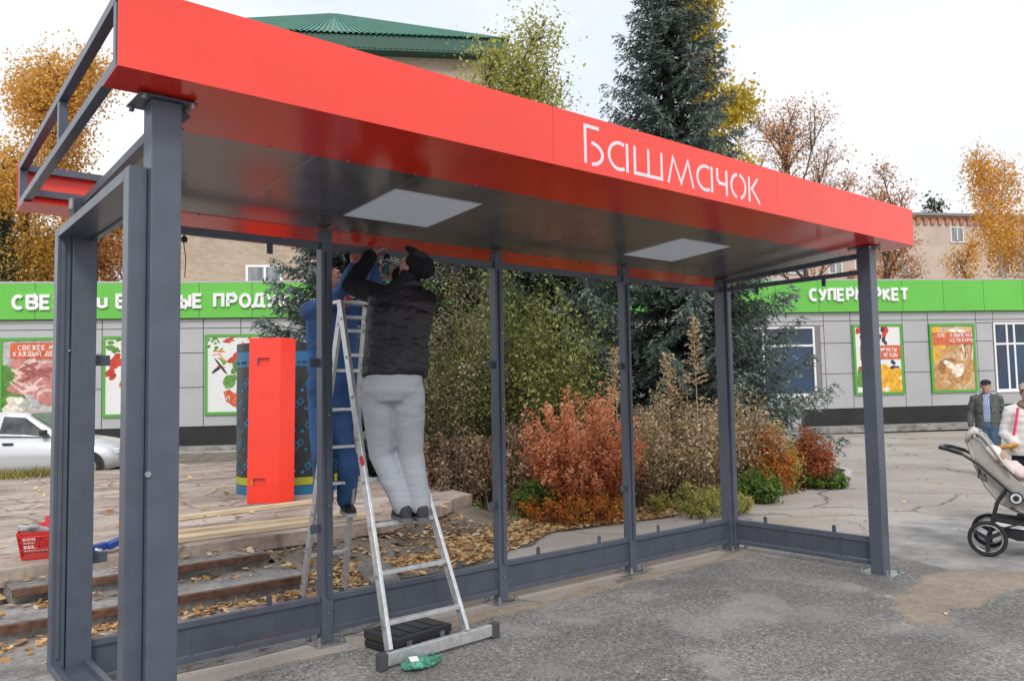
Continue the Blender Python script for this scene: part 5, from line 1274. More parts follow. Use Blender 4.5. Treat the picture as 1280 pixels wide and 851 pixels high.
def shoes(root, J, M, sole, sc=1.0):
    for s in 'LR':
        a, t = J['an'+s], J['toe'+s]; d = (t-a); d.z = 0; d.normalize(); x = d.cross(Vector((0,0,1))); z = Vector((0,0,1)); b = Vector((a.x, a.y, t.z-0.02*sc))
        mb = MB(); q = lambda u, h, w_, hh: (b+d*u*sc+z*h*sc, x, z, w_*sc, hh*sc)
        mb.loft([q(-0.075,0.045,0.028,0.038), q(-0.055,0.055,0.040,0.055), q(0.0,0.058,0.042,0.058), q(0.07,0.045,0.044,0.042), q(0.14,0.034,0.048,0.030), q(0.185,0.028,0.036,0.02), q(0.2,0.024,0.018,0.012)], 16)
        mb.cap([b+z*0.06*sc, b+z*0.115*sc], [0.045*sc,0.043*sc], 12)
        so = remesh(mb, 'shoe', M, root, 0.008, 2)
        m_ = MB(); m_.loft([(b+d*u*sc+z*(-0.002)*sc, x, d, w_*sc, 0.001) for u, w_ in ((0,0),)], 8) if False else None
        pts = [b+d*u*sc+x*w_*sc for u, w_ in ((-0.082,0.02),(-0.07,0.038),(0,0.045),(0.08,0.047),(0.15,0.048),(0.195,0.034),(0.212,0.0),(0.195,-0.034),(0.15,-0.048),(0.08,-0.047),(0,-0.045),(-0.07,-0.038),(-0.082,-0.02))]
        n = len(pts); m_ = MB(); m_.add([p-z*0.008*sc for p in pts]+[p+z*0.018*sc for p in pts], [tuple(range(n))[::-1], tuple(range(n, 2*n))]+[(i, (i+1) % n, n+(i+1) % n, n+i) for i in range(n)]); m_.build('sole', sole, so)
def hair(root, S_, c, M, sc=1.0, rear=0.10, low=-0.02):
    B = S_[1]; c = Vector(c); mb = MB(); mb.ell(c+B @ Vector((0,-0.022*sc,0.032*sc)), (0.082*sc,0.096*sc,0.096*sc), B, 22, 16)
    keep = []
    inv = B.transposed(); o = MB()
    for fc in mb.f:
        m_ = inv @ (sum((mb.v[i] for i in fc), Vector())/len(fc)-c)
        if m_.z > low*sc+max(0, m_.y)*1.1 or (m_.y < -0.01*sc and m_.z > (low-0.05)*sc): keep.append(fc)
    o.add(mb.v, keep, True); return o.build('hair', M, root, recalc=True)

V3 = Vector
# --- worker on the near side of the ladder
JP = mat('black quilted nylon', (0.012,0.011,0.014), 0.45, 0, 9, 0.3, bump=0.6, bscale=26, spec=0.4)
BLK = cloth('black knit', (0.014,0.014,0.017), b=0.2, bs=60)
GT = cloth('light grey trousers', (0.36,0.385,0.43), 0.75, 0.06, 4, 0.25, 40)
W1 = thing('person', (-4.13,-0.46,0.80), 'worker seen from behind in black quilted vest, black beret and pale grey trousers, drilling overhead', 'person', 'workers on the ladder')
off = V3((0.0,0.0,0.0))
J = dict(neck=V3((-4.145,-0.50,2.36)), head=V3((-4.10,-0.50,2.472)), pelvis=V3((-4.28,-0.52,1.70)), shL=V3((-4.325,-0.40,2.285)), shR=V3((-4.062,-0.585,2.255)),
     elL=V3((-4.372,-0.13,2.375)), wrL=V3((-4.20,-0.115,2.60)), elR=V3((-4.0,-0.32,2.15)), wrR=V3((-4.045,-0.20,2.475)),
     hipL=V3((-4.355,-0.465,1.655)), hipR=V3((-4.205,-0.565,1.65)), knL=V3((-4.275,-0.37,1.24)), knR=V3((-4.125,-0.475,1.24)), anL=V3((-4.165,-0.455,0.90)), anR=V3((-4.075,-0.515,0.895)),
     toeL=V3((-4.115,-0.28,0.835)), toeR=V3((-4.02,-0.35,0.835)))
hdd = ((-0.25,0.72,0.60), (0.10,-0.55,0.8))
S1 = build_person(W1, J, hdd, hands={'L': ((0.75,0.05,0.62), (0.35,0.2,-0.6), 0.9, 1, 1.0), 'R': ((-0.35,0.45,0.25), (-0.5,-0.2,0.1), 1.4, -1, 1.0)}, vox=0.006, skin=SKINR)
face(W1, J['head'], S1[1])
trousers(W1, J, S1, GT, loose=1.03, low=0.96, seed=3, sc=1.0)
jacket(W1, J, S1, JP, puff=0.07, pamp=0.0055, hem=0.06, sleeve=0, name='vest', belly=1.02, vox=0.009, fold=0.007, wmul=1.08)
m_ = MB()
for s in 'LR':
    w_ = vmix(J['el'+s], J['wr'+s], 0.97)
    m_.cap([J['sh'+s]+(J['sh'+s]-S1[6])*-0.2, J['sh'+s], vmix(J['sh'+s], J['el'+s], 0.5), J['el'+s], vmix(J['el'+s], w_, 0.5), w_], [0.07,0.074,0.07,0.064,0.057,0.046], 14)
    remesh(m_, 'sleeve', BLK, W1, 0.009, 3, lambda c, n_: 0.008*noise.noise(Vector((c.x*14, c.y*14, c.z*20)))); m_ = MB()
hair(W1, S1, J['head'], mat('dark hair', (0.03,0.025,0.02), 0.8), low=-0.01)
# beret pulled to the back of the head
Bh = S1[1]; m_ = MB(); cc = J['head']+Bh @ V3((0,-0.045,0.038)); m_.ell(cc, (0.099,0.108,0.078), Bh, 24, 14); m_.ell(J['head']+Bh @ V3((0,0.05,0.085)), (0.07,0.075,0.018), Bh, 18, 8)
remesh(m_, 'cap', BLK, W1, 0.008, 3, lambda c, n_: 0.006*noise.noise(c*14))
shoes(W1, J, mat('dark trainers', (0.035,0.037,0.045), 0.7, 0, 12, 0.4), mat('grey sole', (0.12,0.12,0.13), 0.8))
m_ = MB()
for s in 'LR': m_.cap([J['an'+s]+V3((0,0,0.0)), J['an'+s]+V3((0,0,0.05))], [0.05,0.052], 12)
m_.build('socks', mat('navy socks', (0.02,0.03,0.07), 0.9), W1)

# --- worker in blue behind the ladder, seen through it
BL = cloth('blue work cotton', (0.055,0.13,0.31), 0.8, 0.3, 5, 0.45, 14)
W2 = thing('person', (-3.95,0.90,0.68), 'worker in blue overalls on the far side of the ladder, both arms raised', 'person', 'workers on the ladder')
J = dict(neck=V3((-4.085,0.72,2.40)), head=V3((-4.10,0.68,2.52)), pelvis=V3((-4.00,0.83,1.58)), shL=V3((-3.93,0.62,2.27)), shR=V3((-4.23,0.80,2.27)),
     elL=V3((-3.90,0.38,2.36)), wrL=V3((-3.945,0.26,2.60)), elR=V3((-4.155,0.42,2.38)), wrR=V3((-4.12,0.27,2.585)),
     hipL=V3((-3.92,0.76,1.53)), hipR=V3((-4.07,0.87,1.53)), knL=V3((-3.93,0.72,1.12)), knR=V3((-4.10,0.82,1.12)), anL=V3((-3.86,0.90,0.775)), anR=V3((-4.02,0.97,0.775)),
     toeL=V3((-3.90,0.74,0.71)), toeR=V3((-4.08,0.80,0.71)))
S2 = build_person(W2, J, ((0.15,-0.62,0.65), (-0.05,0.6,0.75)), fw=V3((-0.5,-0.8,0)).normalized(), hands={'L': ((-0.1,-0.1,1), (-0.3,0.5,0.1), 0.8, 1), 'R': ((0.12,-0.1,1), (0.3,0.5,0.1), 0.8, -1)}, vox=0.007, skin=SKINR)
face(W2, J['head'], S2[1])
trousers(W2, J, S2, BL, loose=1.05, low=0.95, seed=8)
jacket(W2, J, S2, BL, hem=-0.08, sleeve=0.95, belly=1.06, arm=1.05, fold=0.01, seed=5)
hair(W2, S2, J['head'], mat('grey hair', (0.2,0.18,0.17), 0.9), low=0.0)
shoes(W2, J, mat('black boots', (0.018,0.018,0.02), 0.6), mat('pale sole', (0.5,0.5,0.5), 0.7))
m_ = MB(); m_.cap([J['shR']+V3((0.10,-0.24,0.06)), J['shR']+V3((0.10,-0.25,0.02))], [0.03,0.03], 8)
cbx = MB(); cbx.bar((-4.19,0.30,2.335), (-4.145,0.285,2.30), 0.05, 0.07); tape = cbx.build('tape_measure', mat('red tape case', (0.7,0.04,0.03), 0.4), None, bevel=0.012)
tag(tape, 'small red tape measure hanging at the blue worker’s sleeve', 'tape measure')

# --- cordless drill in the near worker's hands
TEAL = mat('teal plastic', (0.0,0.13,0.13), 0.4); 
dr = thing('power_drill', (-4.09,-0.15,2.44), 'teal and black cordless drill pointing up at the header beam', 'drill')
ax0, ax1 = V3((-4.10,-0.14,2.46)), V3((-4.075,-0.115,2.60)); dx = (ax1-ax0).normalized()
m_ = MB(); m_.tube([ax0-dx*0.02, ax0, ax0+dx*0.06, ax0+dx*0.10, ax0+dx*0.11], [0.02,0.033,0.036,0.034,0.028], 16)
hdir = (S1[2]*0.75+V3((0,0,-0.25))).normalized()
m_.cap([ax0+dx*0.02, ax0+dx*0.01+hdir*0.10], [0.02,0.022], 12); m_.build('body', TEAL, dr)
m_ = MB(); p = ax0+dx*0.01+hdir*0.125; m_.bar(p-hdir*0.02, p+hdir*0.03, 0.055, 0.085, up=dx); m_.build('battery', BLACKP, dr, bevel=0.008)
m_ = MB(); m_.tube([ax0+dx*0.11, ax0+dx*0.125, ax0+dx*0.15, ax0+dx*0.165], [0.026,0.026,0.02,0.01], 14); m_.build('chuck', BLACKP, dr)
m_ = MB(); m_.tube([ax0+dx*0.165, ax0+dx*0.23], 0.004, 8); m_.build('bit', GALV, dr)
m_ = MB(); m_.tube([ax0+dx*0.098, ax0+dx*0.112], 0.0365, 16); m_.build('clutch_ring', GALV, dr)

# --- man in the grey jacket
def stand(root_pos, yaw, H, armpose=None):
    k = H/1.76; o = V3(root_pos); c, s_ = math.cos(yaw), math.sin(yaw)
    P = lambda x, y, z: o+V3((x*c-y*s_, x*s_+y*c, z))*k     # local: x = person's right... mirrored to the image left, y = forward
    return P
def facing_cam(px, depth):
    p = at(px, depth); d = (CAM-p); d.z = 0; d.normalize(); return p, d
W_, d_ = facing_cam(1229, 14.6)
f_ = d_; r_ = f_.cross(V3((0,0,1)))           # r_: the person's right
Q = lambda x, y, z, k=1.0: W_+r_*x*k+f_*y*k+V3((0,0,z*k))
k = 0.985
W3 = thing('person', W_, 'standing man in dark cap, grey jacket, checked shirt and jeans behind the stroller', 'person')
J = dict(neck=Q(0,0,1.46,k), head=Q(0.0,0.03,1.615,k), pelvis=Q(0,0,0.95,k), shR=Q(0.19,0,1.40,k), shL=Q(-0.19,0,1.40,k), elR=Q(0.27,-0.03,1.13,k), elL=Q(-0.27,-0.03,1.13,k), wrR=Q(0.27,0.08,0.90,k), wrL=Q(-0.26,0.08,0.90,k),
     hipR=Q(0.09,0,0.92,k), hipL=Q(-0.09,0,0.92,k), knR=Q(0.11,0.03,0.50,k), knL=Q(-0.10,0.03,0.50,k), anR=Q(0.12,-0.02,0.09,k), anL=Q(-0.11,-0.02,0.09,k), toeR=Q(0.15,0.15,0.03,k), toeL=Q(-0.13,0.15,0.03,k))
S3 = build_person(W3, J, (f_*1.0+r_*0.15+V3((0,0,-0.05)), V3((0,0,1))), hands={'R': (-V3((0,0,1))+f_*0.2, -r_, 0.7, 1), 'L': (-V3((0,0,1))+f_*0.2, r_, 0.9, -1)}, vox=0.009, skin=SKINR, fw=f_, hs=1.05)
face(W3, J['head'], S3[1], 1.05)
hair(W3, S3, J['head'], mat('grey hair', (0.2,0.18,0.17), 0.9), sc=1.03)
trousers(W3, J, S3, cloth('blue jeans', (0.07,0.12,0.19), 0.85), vox=0.014)
def checked():
    M = mat('checked shirt', (0.12,0.19,0.42), 0.8); nt = M.node_tree; N = nt.nodes; L = nt.links; b = N['Principled BSDF']
    tc = N.new('ShaderNodeTexCoord'); w1 = N.new('ShaderNodeTexBrick'); w1.offset = 0; w1.inputs['Scale'].default_value = 1; w1.inputs['Brick Width'].default_value = 0.035; w1.inputs['Row Height'].default_value = 0.035; w1.inputs['Mortar Size'].default_value = 0.004
    sp = N.new('ShaderNodeSeparateXYZ'); L.new(tc.outputs['Object'], sp.inputs[0]); a = N.new('ShaderNodeMath'); L.new(sp.outputs[0], a.inputs[0]); L.new(sp.outputs[1], a.inputs[1]); a.operation = 'SUBTRACT'
    cb = N.new('ShaderNodeCombineXYZ'); L.new(a.outputs[0], cb.inputs[0]); L.new(sp.outputs[2], cb.inputs[1]); L.new(cb.outputs[0], w1.inputs['Vector'])
    w1.inputs['Color1'].default_value = (0.05,0.10,0.30,1); w1.inputs['Color2'].default_value = (0.12,0.2,0.42,1); w1.inputs['Mortar'].default_value = (0.6,0.62,0.7,1); L.new(w1.outputs[0], b.inputs['Base Color']); return M
m_ = MB(); up = V3((0,0,1))
m_.loft([(Q(0,0,0.93,k), r_, f_, 0.165, 0.13), (Q(0,0.0,1.1,k), r_, f_, 0.165, 0.14), (Q(0,0.0,1.3,k), r_, f_, 0.16, 0.14), (Q(0,0.0,1.43,k), r_, f_, 0.10, 0.09), (Q(0,0.0,1.48,k), r_, f_, 0.075, 0.075)], 22)
remesh(m_, 'shirt', checked(), W3, 0.012, 2, lambda c, n_: 0.004*noise.noise(c*12))
jk = jacket(W3, J, S3, cloth('grey cotton jacket', (0.105,0.115,0.108), 0.85, 0.2, 8, 0.5, 18), belly=1.02, hem=-0.05, arm=1.0, fold=0.012, vox=0.012, collar=False, wmul=1.0)
# open the front of the jacket
bm = bmesh.new(); bm.from_mesh(jk.data); M_ = mw(W3); dl = []
for fc in bm.faces:
    c = M_ @ fc.calc_center_median()-W_; x = c.dot(r_); y = c.dot(f_)
    if y > 0.03 and abs(x) < 0.055+0.02*max(0, (c.z-1.2))*4 and c.z > 0.8 : dl.append(fc)
bmesh.ops.delete(bm, geom=dl, context='FACES'); bm.to_mesh(jk.data); bm.free()
sdm = jk.modifiers.new('thickness', 'SOLIDIFY'); sdm.thickness = 0.008; sdm.offset = -1
m_ = MB()
for s in (-1, 1): m_.hexa([Q(s*0.05,0.135,1.28,k), Q(s*0.12,0.125,1.36,k), Q(s*0.11,0.06,1.47,k), Q(s*0.06,0.09,1.46,k)]+[p+f_*0.012 for p in (Q(s*0.05,0.135,1.28,k), Q(s*0.12,0.125,1.36,k), Q(s*0.11,0.06,1.47,k), Q(s*0.06,0.09,1.46,k))])
m_.build('collar', MATS['grey cotton jacket'], W3, bevel=0.004)
for s in (-1, 1):
    m_ = MB(); m_.hexa([Q(s*0.07,0.150,1.14,k), Q(s*0.15,0.115,1.14,k), Q(s*0.15,0.115,1.25,k), Q(s*0.07,0.150,1.25,k)]+[p+f_*0.012 for p in (Q(s*0.07,0.150,1.14,k), Q(s*0.15,0.115,1.14,k), Q(s*0.15,0.115,1.25,k), Q(s*0.07,0.150,1.25,k))]); m_.build('pocket', MATS['grey cotton jacket'], W3, bevel=0.004)
shoes(W3, J, mat('black boots', (0.018,0.018,0.02), 0.6), BLACKP)
B3 = S3[1]; m_ = MB(); m_.ell(J['head']+B3 @ V3((0,-0.015,0.062)), (0.088,0.104,0.062), B3, 22, 12); m_.ell(J['head']+B3 @ V3((0,0.085,0.055)), (0.066,0.07,0.010), B3, 18, 8)
remesh(m_, 'cap', cloth('black cap cloth', (0.018,0.019,0.024)), W3, 0.008, 2)
bagm = MB(); bagm.loft([(Q(-0.30,0.08,0.60), r_, f_, 0.03, 0.06), (Q(-0.30,0.08,0.64), r_, f_, 0.07, 0.12), (Q(-0.30,0.08,0.78), r_, f_, 0.07, 0.12), (Q(-0.29,0.08,0.85), r_, f_, 0.02, 0.03)], 16)
bg = bagm.build('hand_bag', mat('black bag nylon', (0.015,0.015,0.02), 0.6), None); tag(bg, 'small black bag hanging from the left hand of the man in the cap', 'bag')
m_ = MB(); m_.tube([Q(-0.30,0.15,0.76), Q(-0.275,0.11,0.865), Q(-0.275,0.07,0.87), Q(-0.30,0.02,0.76)], 0.006, 6)
h_ = m_.build('strap', MATS['black bag nylon'], bg)

# --- woman in the white puffer jacket, cut by the frame
W_ = at(1281, 9.2); d_ = RV*-1.0
f_ = (RV*-0.55-V3((DV.x, DV.y, 0)).normalized()*0.85).normalized(); r_ = f_.cross(V3((0,0,1)))
Q = lambda x, y, z, k=1.0: W_+r_*x*k+f_*y*k+V3((0,0,z*k))
W4 = thing('person', W_, 'woman in white puffer jacket and beige cap at the right edge, holding a pastry', 'person')
k = 0.94
J = dict(neck=Q(0,0,1.46,k), head=Q(0.0,0.03,1.62,k), pelvis=Q(0,0,0.95,k), shR=Q(0.17,0,1.40,k), shL=Q(-0.17,0,1.40,k), elR=Q(0.25,0.02,1.13,k), elL=Q(-0.25,-0.03,1.13,k), wrR=Q(0.16,0.24,1.03,k), wrL=Q(-0.14,0.22,1.0,k),
     hipR=Q(0.09,0,0.92,k), hipL=Q(-0.09,0,0.92,k), knR=Q(0.10,0.03,0.50,k), knL=Q(-0.10,0.03,0.50,k), anR=Q(0.11,-0.02,0.09,k), anL=Q(-0.11,-0.02,0.09,k), toeR=Q(0.12,0.15,0.03,k), toeL=Q(-0.12,0.15,0.03,k))
S4 = build_person(W4, J, (f_+r_*0.2, V3((0,0,1))), hands={'R': (f_*0.8+r_*0.2-V3((0,0,0.3)), V3((0,0,-1))+f_*0.1, 1.0, 1), 'L': (f_-V3((0,0,0.3)), r_, 1.0, -1)}, vox=0.009, fw=f_, sc=0.95)
face(W4, J['head'], S4[1], 0.95)
hair(W4, S4, J['head'], mat('brown hair', (0.09,0.05,0.03), 0.8), sc=1.0, low=-0.08)
trousers(W4, J, S4, cloth('dark trousers', (0.02,0.022,0.03)), vox=0.014)
jacket(W4, J, S4, cloth('white puffer nylon', (0.72,0.70,0.68), 0.5, 0.06, 5, 0.3, 14), puff=0.09, pamp=0.007, hem=-0.05, belly=1.15, arm=1.2, wmul=1.05, sleeve=0.92, vox=0.011)
shoes(W4, J, mat('black boots', (0.018,0.018,0.02), 0.6), BLACKP)
B4 = S4[1]; BEI = cloth('beige knit', (0.42,0.34,0.26), b=0.5, bs=60); m_ = MB(); m_.ell(J['head']+B4 @ V3((0,-0.01,0.058)), (0.092,0.108,0.066), B4, 22, 12); m_.ell(J['head']+B4 @ V3((0,0.09,0.045)), (0.06,0.055,0.01), B4, 18, 8); remesh(m_, 'cap', BEI, W4, 0.008, 2)
m_ = MB(); m_.ell(J['neck']+V3((0,0,0.01)), (0.12,0.12,0.075), None, 20, 10); remesh(m_, 'scarf', cloth('brown scarf', (0.25,0.18,0.13)), W4, 0.01, 2, lambda c, n_: 0.012*noise.noise(c*16))
m_ = MB(); m_.tube([Q(0.10,0.16,1.36), Q(0.13,0.19,1.18), Q(0.17,0.17,0.98)], 0.014, 8); m_.build('strap', mat('pink strap', (0.75,0.06,0.16), 0.6), W4)
ps = MB(); c_ = J['wrR']+f_*0.10+r_*0.07-V3((0,0,0.03)); ps.ell(c_, (0.045,0.12,0.028), basis(r_*1.0+V3((0,0,-0.25)), V3((0,0,1))), 16, 10)
tag(ps.build('pastry', mat('baked crust', (0.6,0.32,0.06), 0.6, 0, 20, 0.4), None), 'golden baked pastry held out over the stroller', 'pastry')

# ------------------------------------------------------------------ stroller
sr = at(1221, 7.8); DH = V3((DV.x, DV.y, 0)).normalized(); FR = RV*math.cos(R(33))-DH*math.sin(R(33)); AX = DH*math.cos(R(33))+RV*math.sin(R(33)); Xs = lambda x, y, z: sr+FR*x+AX*y+V3((0,0,z))
FABR = cloth('stroller fabric', (0.40,0.38,0.355), 0.75, 0.12, 12, 0.3, 50); STB = mat('black stroller frame', (0.02,0.021,0.025), 0.35)
stt = thing('stroller', sr, 'grey and black pushchair with a reflective strip on its basket at the right edge', 'stroller')
def wheel(x, y, r, w_=0.045):
    c = Xs(x, y, r); ax = AX
    m_ = MB(); n = 28; ring = []
    t = MB(); pts = [c+(FR*math.cos(2*math.pi*i/n)+V3((0,0,1))*math.sin(2*math.pi*i/n))*(r-0.018) for i in range(n)]; pts.append(pts[0]); t.tube(pts, 0.018, 8, caps=False); wo_ = t.build('wheel', TYRE, stt)
    t = MB(); pts = [c+(FR*math.cos(2*math.pi*i/n)+V3((0,0,1))*math.sin(2*math.pi*i/n))*(r-0.042) for i in range(n)]; pts.append(pts[0]); t.tube(pts, 0.011, 6, caps=False)
    t.build('rim', GALV, wo_)
    t = MB(); t.tube([c-ax*0.03, c+ax*0.03], 0.025, 12)
    for i in range(3):
        a = 2*math.pi*i/3+0.5; d = FR*math.cos(a)+V3((0,0,1))*math.sin(a); t.bar(c+d*0.018, c+d*(r-0.034), 0.035, 0.02, up=ax)
    t.build('hub', STB, wo_)
for y in (0.0, 0.52): wheel(0.0, y, 0.168)
for y in (0.14, 0.38): wheel(0.72, y, 0.115)
for y in (0.03, 0.49):
    m_ = MB(); m_.tube([Xs(-0.0,y,0.168), Xs(0.09,y,0.50), Xs(0.17,y,0.63)], [0.016,0.018,0.018], 10); m_.build('rear_leg', STB, stt)
    m_ = MB(); m_.tube([Xs(-0.18,y,0.96), Xs(-0.05,y,0.87), Xs(0.22,y,0.60), Xs(0.62,y,0.33), Xs(0.72,y+(0.10 if y < 0.2 else -0.10),0.20)], [0.014,0.015,0.017,0.016,0.014], 10); m_.build('main_tube', STB, stt)
    m_ = MB(); c = Xs(0.25,y-(0.035 if y < 0.2 else -0.035),0.56); a_ = AX*(-1 if y < 0.2 else 1); m_.tube([c-a_*0.02, c+a_*0.012], 0.058, 20); ho = m_.build('hinge', STB, stt)
    m_ = MB(); m_.tube([c+a_*0.0125, c+a_*0.016], 0.046, 20); m_.build('disc', LAMP, ho); m_ = MB(); m_.tube([c+a_*0.0162, c+a_*0.019], 0.027, 16); m_.build('logo_disc', STB, ho)
    m_ = MB(); m_.tube([Xs(0.20,y,0.47), Xs(0.40,y,0.36), Xs(0.10,y,0.26)], 0.010, 8); m_.build('brace', STB, stt)
m_ = MB(); m_.tube([Xs(-0.18,0.03,0.96), Xs(-0.30,0.04,1.0), Xs(-0.37,0.10,1.01), Xs(-0.38,0.26,1.01), Xs(-0.37,0.42,1.01), Xs(-0.30,0.48,1.0), Xs(-0.18,0.49,0.96)], 0.019, 10); m_.build('handle', STB, stt)
m_ = MB(); m_.tube([Xs(0.0,-0.0,0.168), Xs(0.0,0.52,0.168)], 0.014, 8); m_.build('axle', STB, stt)
# seat tub, hood and basket as shells
def shell(name, prof_, y0, y1, M, th=0.02, bulge=0.0):
    m_ = MB(); n = len(prof_); k = 7; rows = []
    for j in range(k):
        t = j/(k-1); y = y0+(y1-y0)*t; b = math.sin(math.pi*t)*bulge
        rows.append([Xs(x, y, z+b*0.4)+FR*(-b*0.3) for x, z in prof_])
    vs = [p for r in rows for p in r]; m_.add(vs, [(j*n+i, j*n+i+1, (j+1)*n+i+1, (j+1)*n+i) for j in range(k-1) for i in range(n-1)], True)
    o = m_.build(name, M, stt); s = o.modifiers.new('s', 'SOLIDIFY'); s.thickness = th; return o
shell('seat', [(-0.12,1.10),(-0.06,0.86),(0.02,0.66),(0.12,0.52),(0.26,0.44),(0.45,0.42),(0.62,0.40),(0.72,0.30)], 0.07, 0.45, FABR, 0.03)
for y in (0.07, 0.43):
    m_ = MB(); po = [(-0.12,1.10),(-0.05,1.10),(0.10,0.90),(0.28,0.70),(0.52,0.56),(0.60,0.44),(0.45,0.41),(0.26,0.43),(0.12,0.51),(0.02,0.65),(-0.06,0.79)]
    n = len(po); m_.add([Xs(x, y, z) for x, z in po]+[Xs(x, y+0.02, z) for x, z in po], [tuple(range(n)), tuple(range(n, 2*n))[::-1]]+[(i, (i+1) % n, n+(i+1) % n, n+i) for i in range(n)]); m_.build('side_panel', FABR, stt, bevel=0.008)
# folded hood lying along the top of the seat back
shell('hood', [(-0.13,1.09),(-0.10,1.16),(-0.05,1.175),(0.01,1.13),(0.06,1.05),(0.13,0.93),(0.22,0.83)], 0.03, 0.11, FABR, 0.02)
shell('hood', [(-0.13,1.09),(-0.10,1.16),(-0.05,1.175),(0.01,1.13),(0.06,1.05),(0.13,0.93),(0.22,0.83)], 0.41, 0.49, FABR, 0.02)
shell('hood_top', [(-0.145,1.06),(-0.125,1.14),(-0.07,1.19),(-0.02,1.165)], 0.035, 0.485, mat('pale hood fabric', (0.55,0.53,0.5), 0.7), 0.02, 0.06)
m_ = MB(); m_.tube([Xs(-0.02,0.035,1.165), Xs(0.03,0.035,1.10), Xs(0.10,0.033,0.985), Xs(0.17,0.03,0.87), Xs(0.24,0.03,0.79)], 0.010, 8); m_.build('hood_rib', mat('pale hood fabric', (0.55,0.53,0.5), 0.7), stt)
bk = MB(); po = [(0.04,0.36),(0.10,0.20),(0.24,0.15),(0.52,0.16),(0.64,0.24),(0.62,0.33),(0.3,0.34)]; n = len(po)
bk.add([Xs(x, 0.08, z) for x, z in po]+[Xs(x, 0.44, z) for x, z in po], [tuple(range(n)), tuple(range(n, 2*n))[::-1]]+[(i, (i+1) % n, n+(i+1) % n, n+i) for i in range(n)]); bo = bk.build('basket', mat('black basket cloth', (0.018,0.018,0.022), 0.8), stt, bevel=0.02)
m_ = MB(); 
for (a, b_) in (((0.07,0.305),(0.20,0.285)),((0.20,0.285),(0.36,0.275)),((0.36,0.275),(0.60,0.285))): m_.hexa([Xs(a[0],0.066,a[1]-0.016),Xs(b_[0],0.066,b_[1]-0.016),Xs(b_[0],0.07,b_[1]-0.016),Xs(a[0],0.07,a[1]-0.016),Xs(a[0],0.066,a[1]+0.016),Xs(b_[0],0.066,b_[1]+0.016),Xs(b_[0],0.07,b_[1]+0.016),Xs(a[0],0.07,a[1]+0.016)])
m_.build('reflective_strip', mat('reflective strip', (0.85,0.86,0.9), 0.3), bo)
m_ = MB(); m_.tube([Xs(-0.03,0.02,0.82), Xs(-0.05,0.02,0.74), Xs(0.02,0.02,0.70), Xs(0.0,0.02,0.78)], 0.009, 6); m_.build('carry_clip', STB, stt)
# child in it
PINK = cloth('pink white suit', (0.7,0.56,0.56), 0.8, 0.2, 10, 0.4, 30)
bb = thing('person', Xs(0.22,0.26,0.5), 'small child in a white hat and pale pink suit lying in the stroller', 'person')
m_ = MB(); up_ = (FR*-0.62+V3((0,0,0.75))).normalized(); h_ = Xs(0.10,0.26,0.93)
m_.ell(h_, (0.075,0.075,0.085)); m_.ell(h_+V3((0.05,-0.05,0)), (0.02,0.02,0.02)); m_.cap([h_-up_*0.07, h_-up_*0.14, h_-up_*0.30], [0.04,0.085,0.095], 14)
for s in (-1, 1):
    sd_ = AX*s
    m_.cap([h_-up_*0.12+sd_*0.09, h_-up_*0.2+sd_*0.14+FR*0.06, h_-up_*0.24+sd_*0.10+FR*0.15], [0.035,0.03,0.022], 10)
    m_.cap([h_-up_*0.31+sd_*0.05, h_-up_*0.33+sd_*0.08+FR*0.16, h_-up_*0.42+sd_*0.07+FR*0.25], [0.055,0.045,0.032], 10)
remesh(m_, 'body', SKIN, bb, 0.007, 2)
m_ = MB(); m_.cap([h_-up_*0.085, h_-up_*0.14, h_-up_*0.31], [0.05,0.105,0.112], 16)
for s in (-1, 1):
    sd_ = AX*s
    m_.cap([h_-up_*0.12+sd_*0.09, h_-up_*0.2+sd_*0.14+FR*0.06, h_-up_*0.235+sd_*0.11+FR*0.13], [0.048,0.044,0.036], 10); m_.cap([h_-up_*0.31+sd_*0.05, h_-up_*0.33+sd_*0.08+FR*0.16, h_-up_*0.41+sd_*0.07+FR*0.24], [0.068,0.058,0.045], 10)
remesh(m_, 'suit', PINK, bb, 0.009, 2, lambda c, n_: 0.005*noise.noise(c*25))
m_ = MB(); m_.ell(h_+up_*0.02-FR*0.015, (0.085,0.088,0.09), None, 20, 14); remesh(m_, 'hat', cloth('white knit', (0.75,0.74,0.72), b=0.4, bs=80), bb, 0.007, 2)

# ------------------------------------------------------------------ ladder
ld = thing('step_ladder', (-4.1,0.2,0), 'open aluminium step ladder with a wide stabiliser bar straddling the low rail', 'ladder')
APX = V3((-4.17,0.2,2.33))
def on(pa, pb, t): return vmix(pa, pb, t)
FL0, FR0 = V3((-4.445,-0.72,0.10)), V3((-3.865,-0.71,0.10)); FL1, FR1 = V3((-4.285,0.185,2.30)), V3((-4.02,0.19,2.30))
RL0, RR0 = V3((-4.13,1.14,0.012)), V3((-3.76,1.13,0.012)); RL1, RR1 = V3((-4.245,0.235,2.28)), V3((-4.045,0.235,2.28))
for a, b_, nm in ((FL0,FL1,'rail'),(FR0,FR1,'rail'),(RL0,RL1,'rail'),(RR0,RR1,'rail')):
    m_ = MB(); d = (b_-a).normalized(); m_.bar(a, b_, 0.026, 0.062, up=V3((0,1,0))); ro = m_.build(nm, ALU, ld, bevel=0.004)
    m_ = MB()
    for t in np.linspace(0.06, 0.94, 8):
        p = vmix(a, b_, t); m_.tube([p+V3((-0.014,0,0)), p+V3((-0.018,0,0))], 0.012, 8); m_.tube([p+V3((0.014,0,0)), p+V3((0.018,0,0))], 0.012, 8)
    m_.build('rivet', GALV, ro)
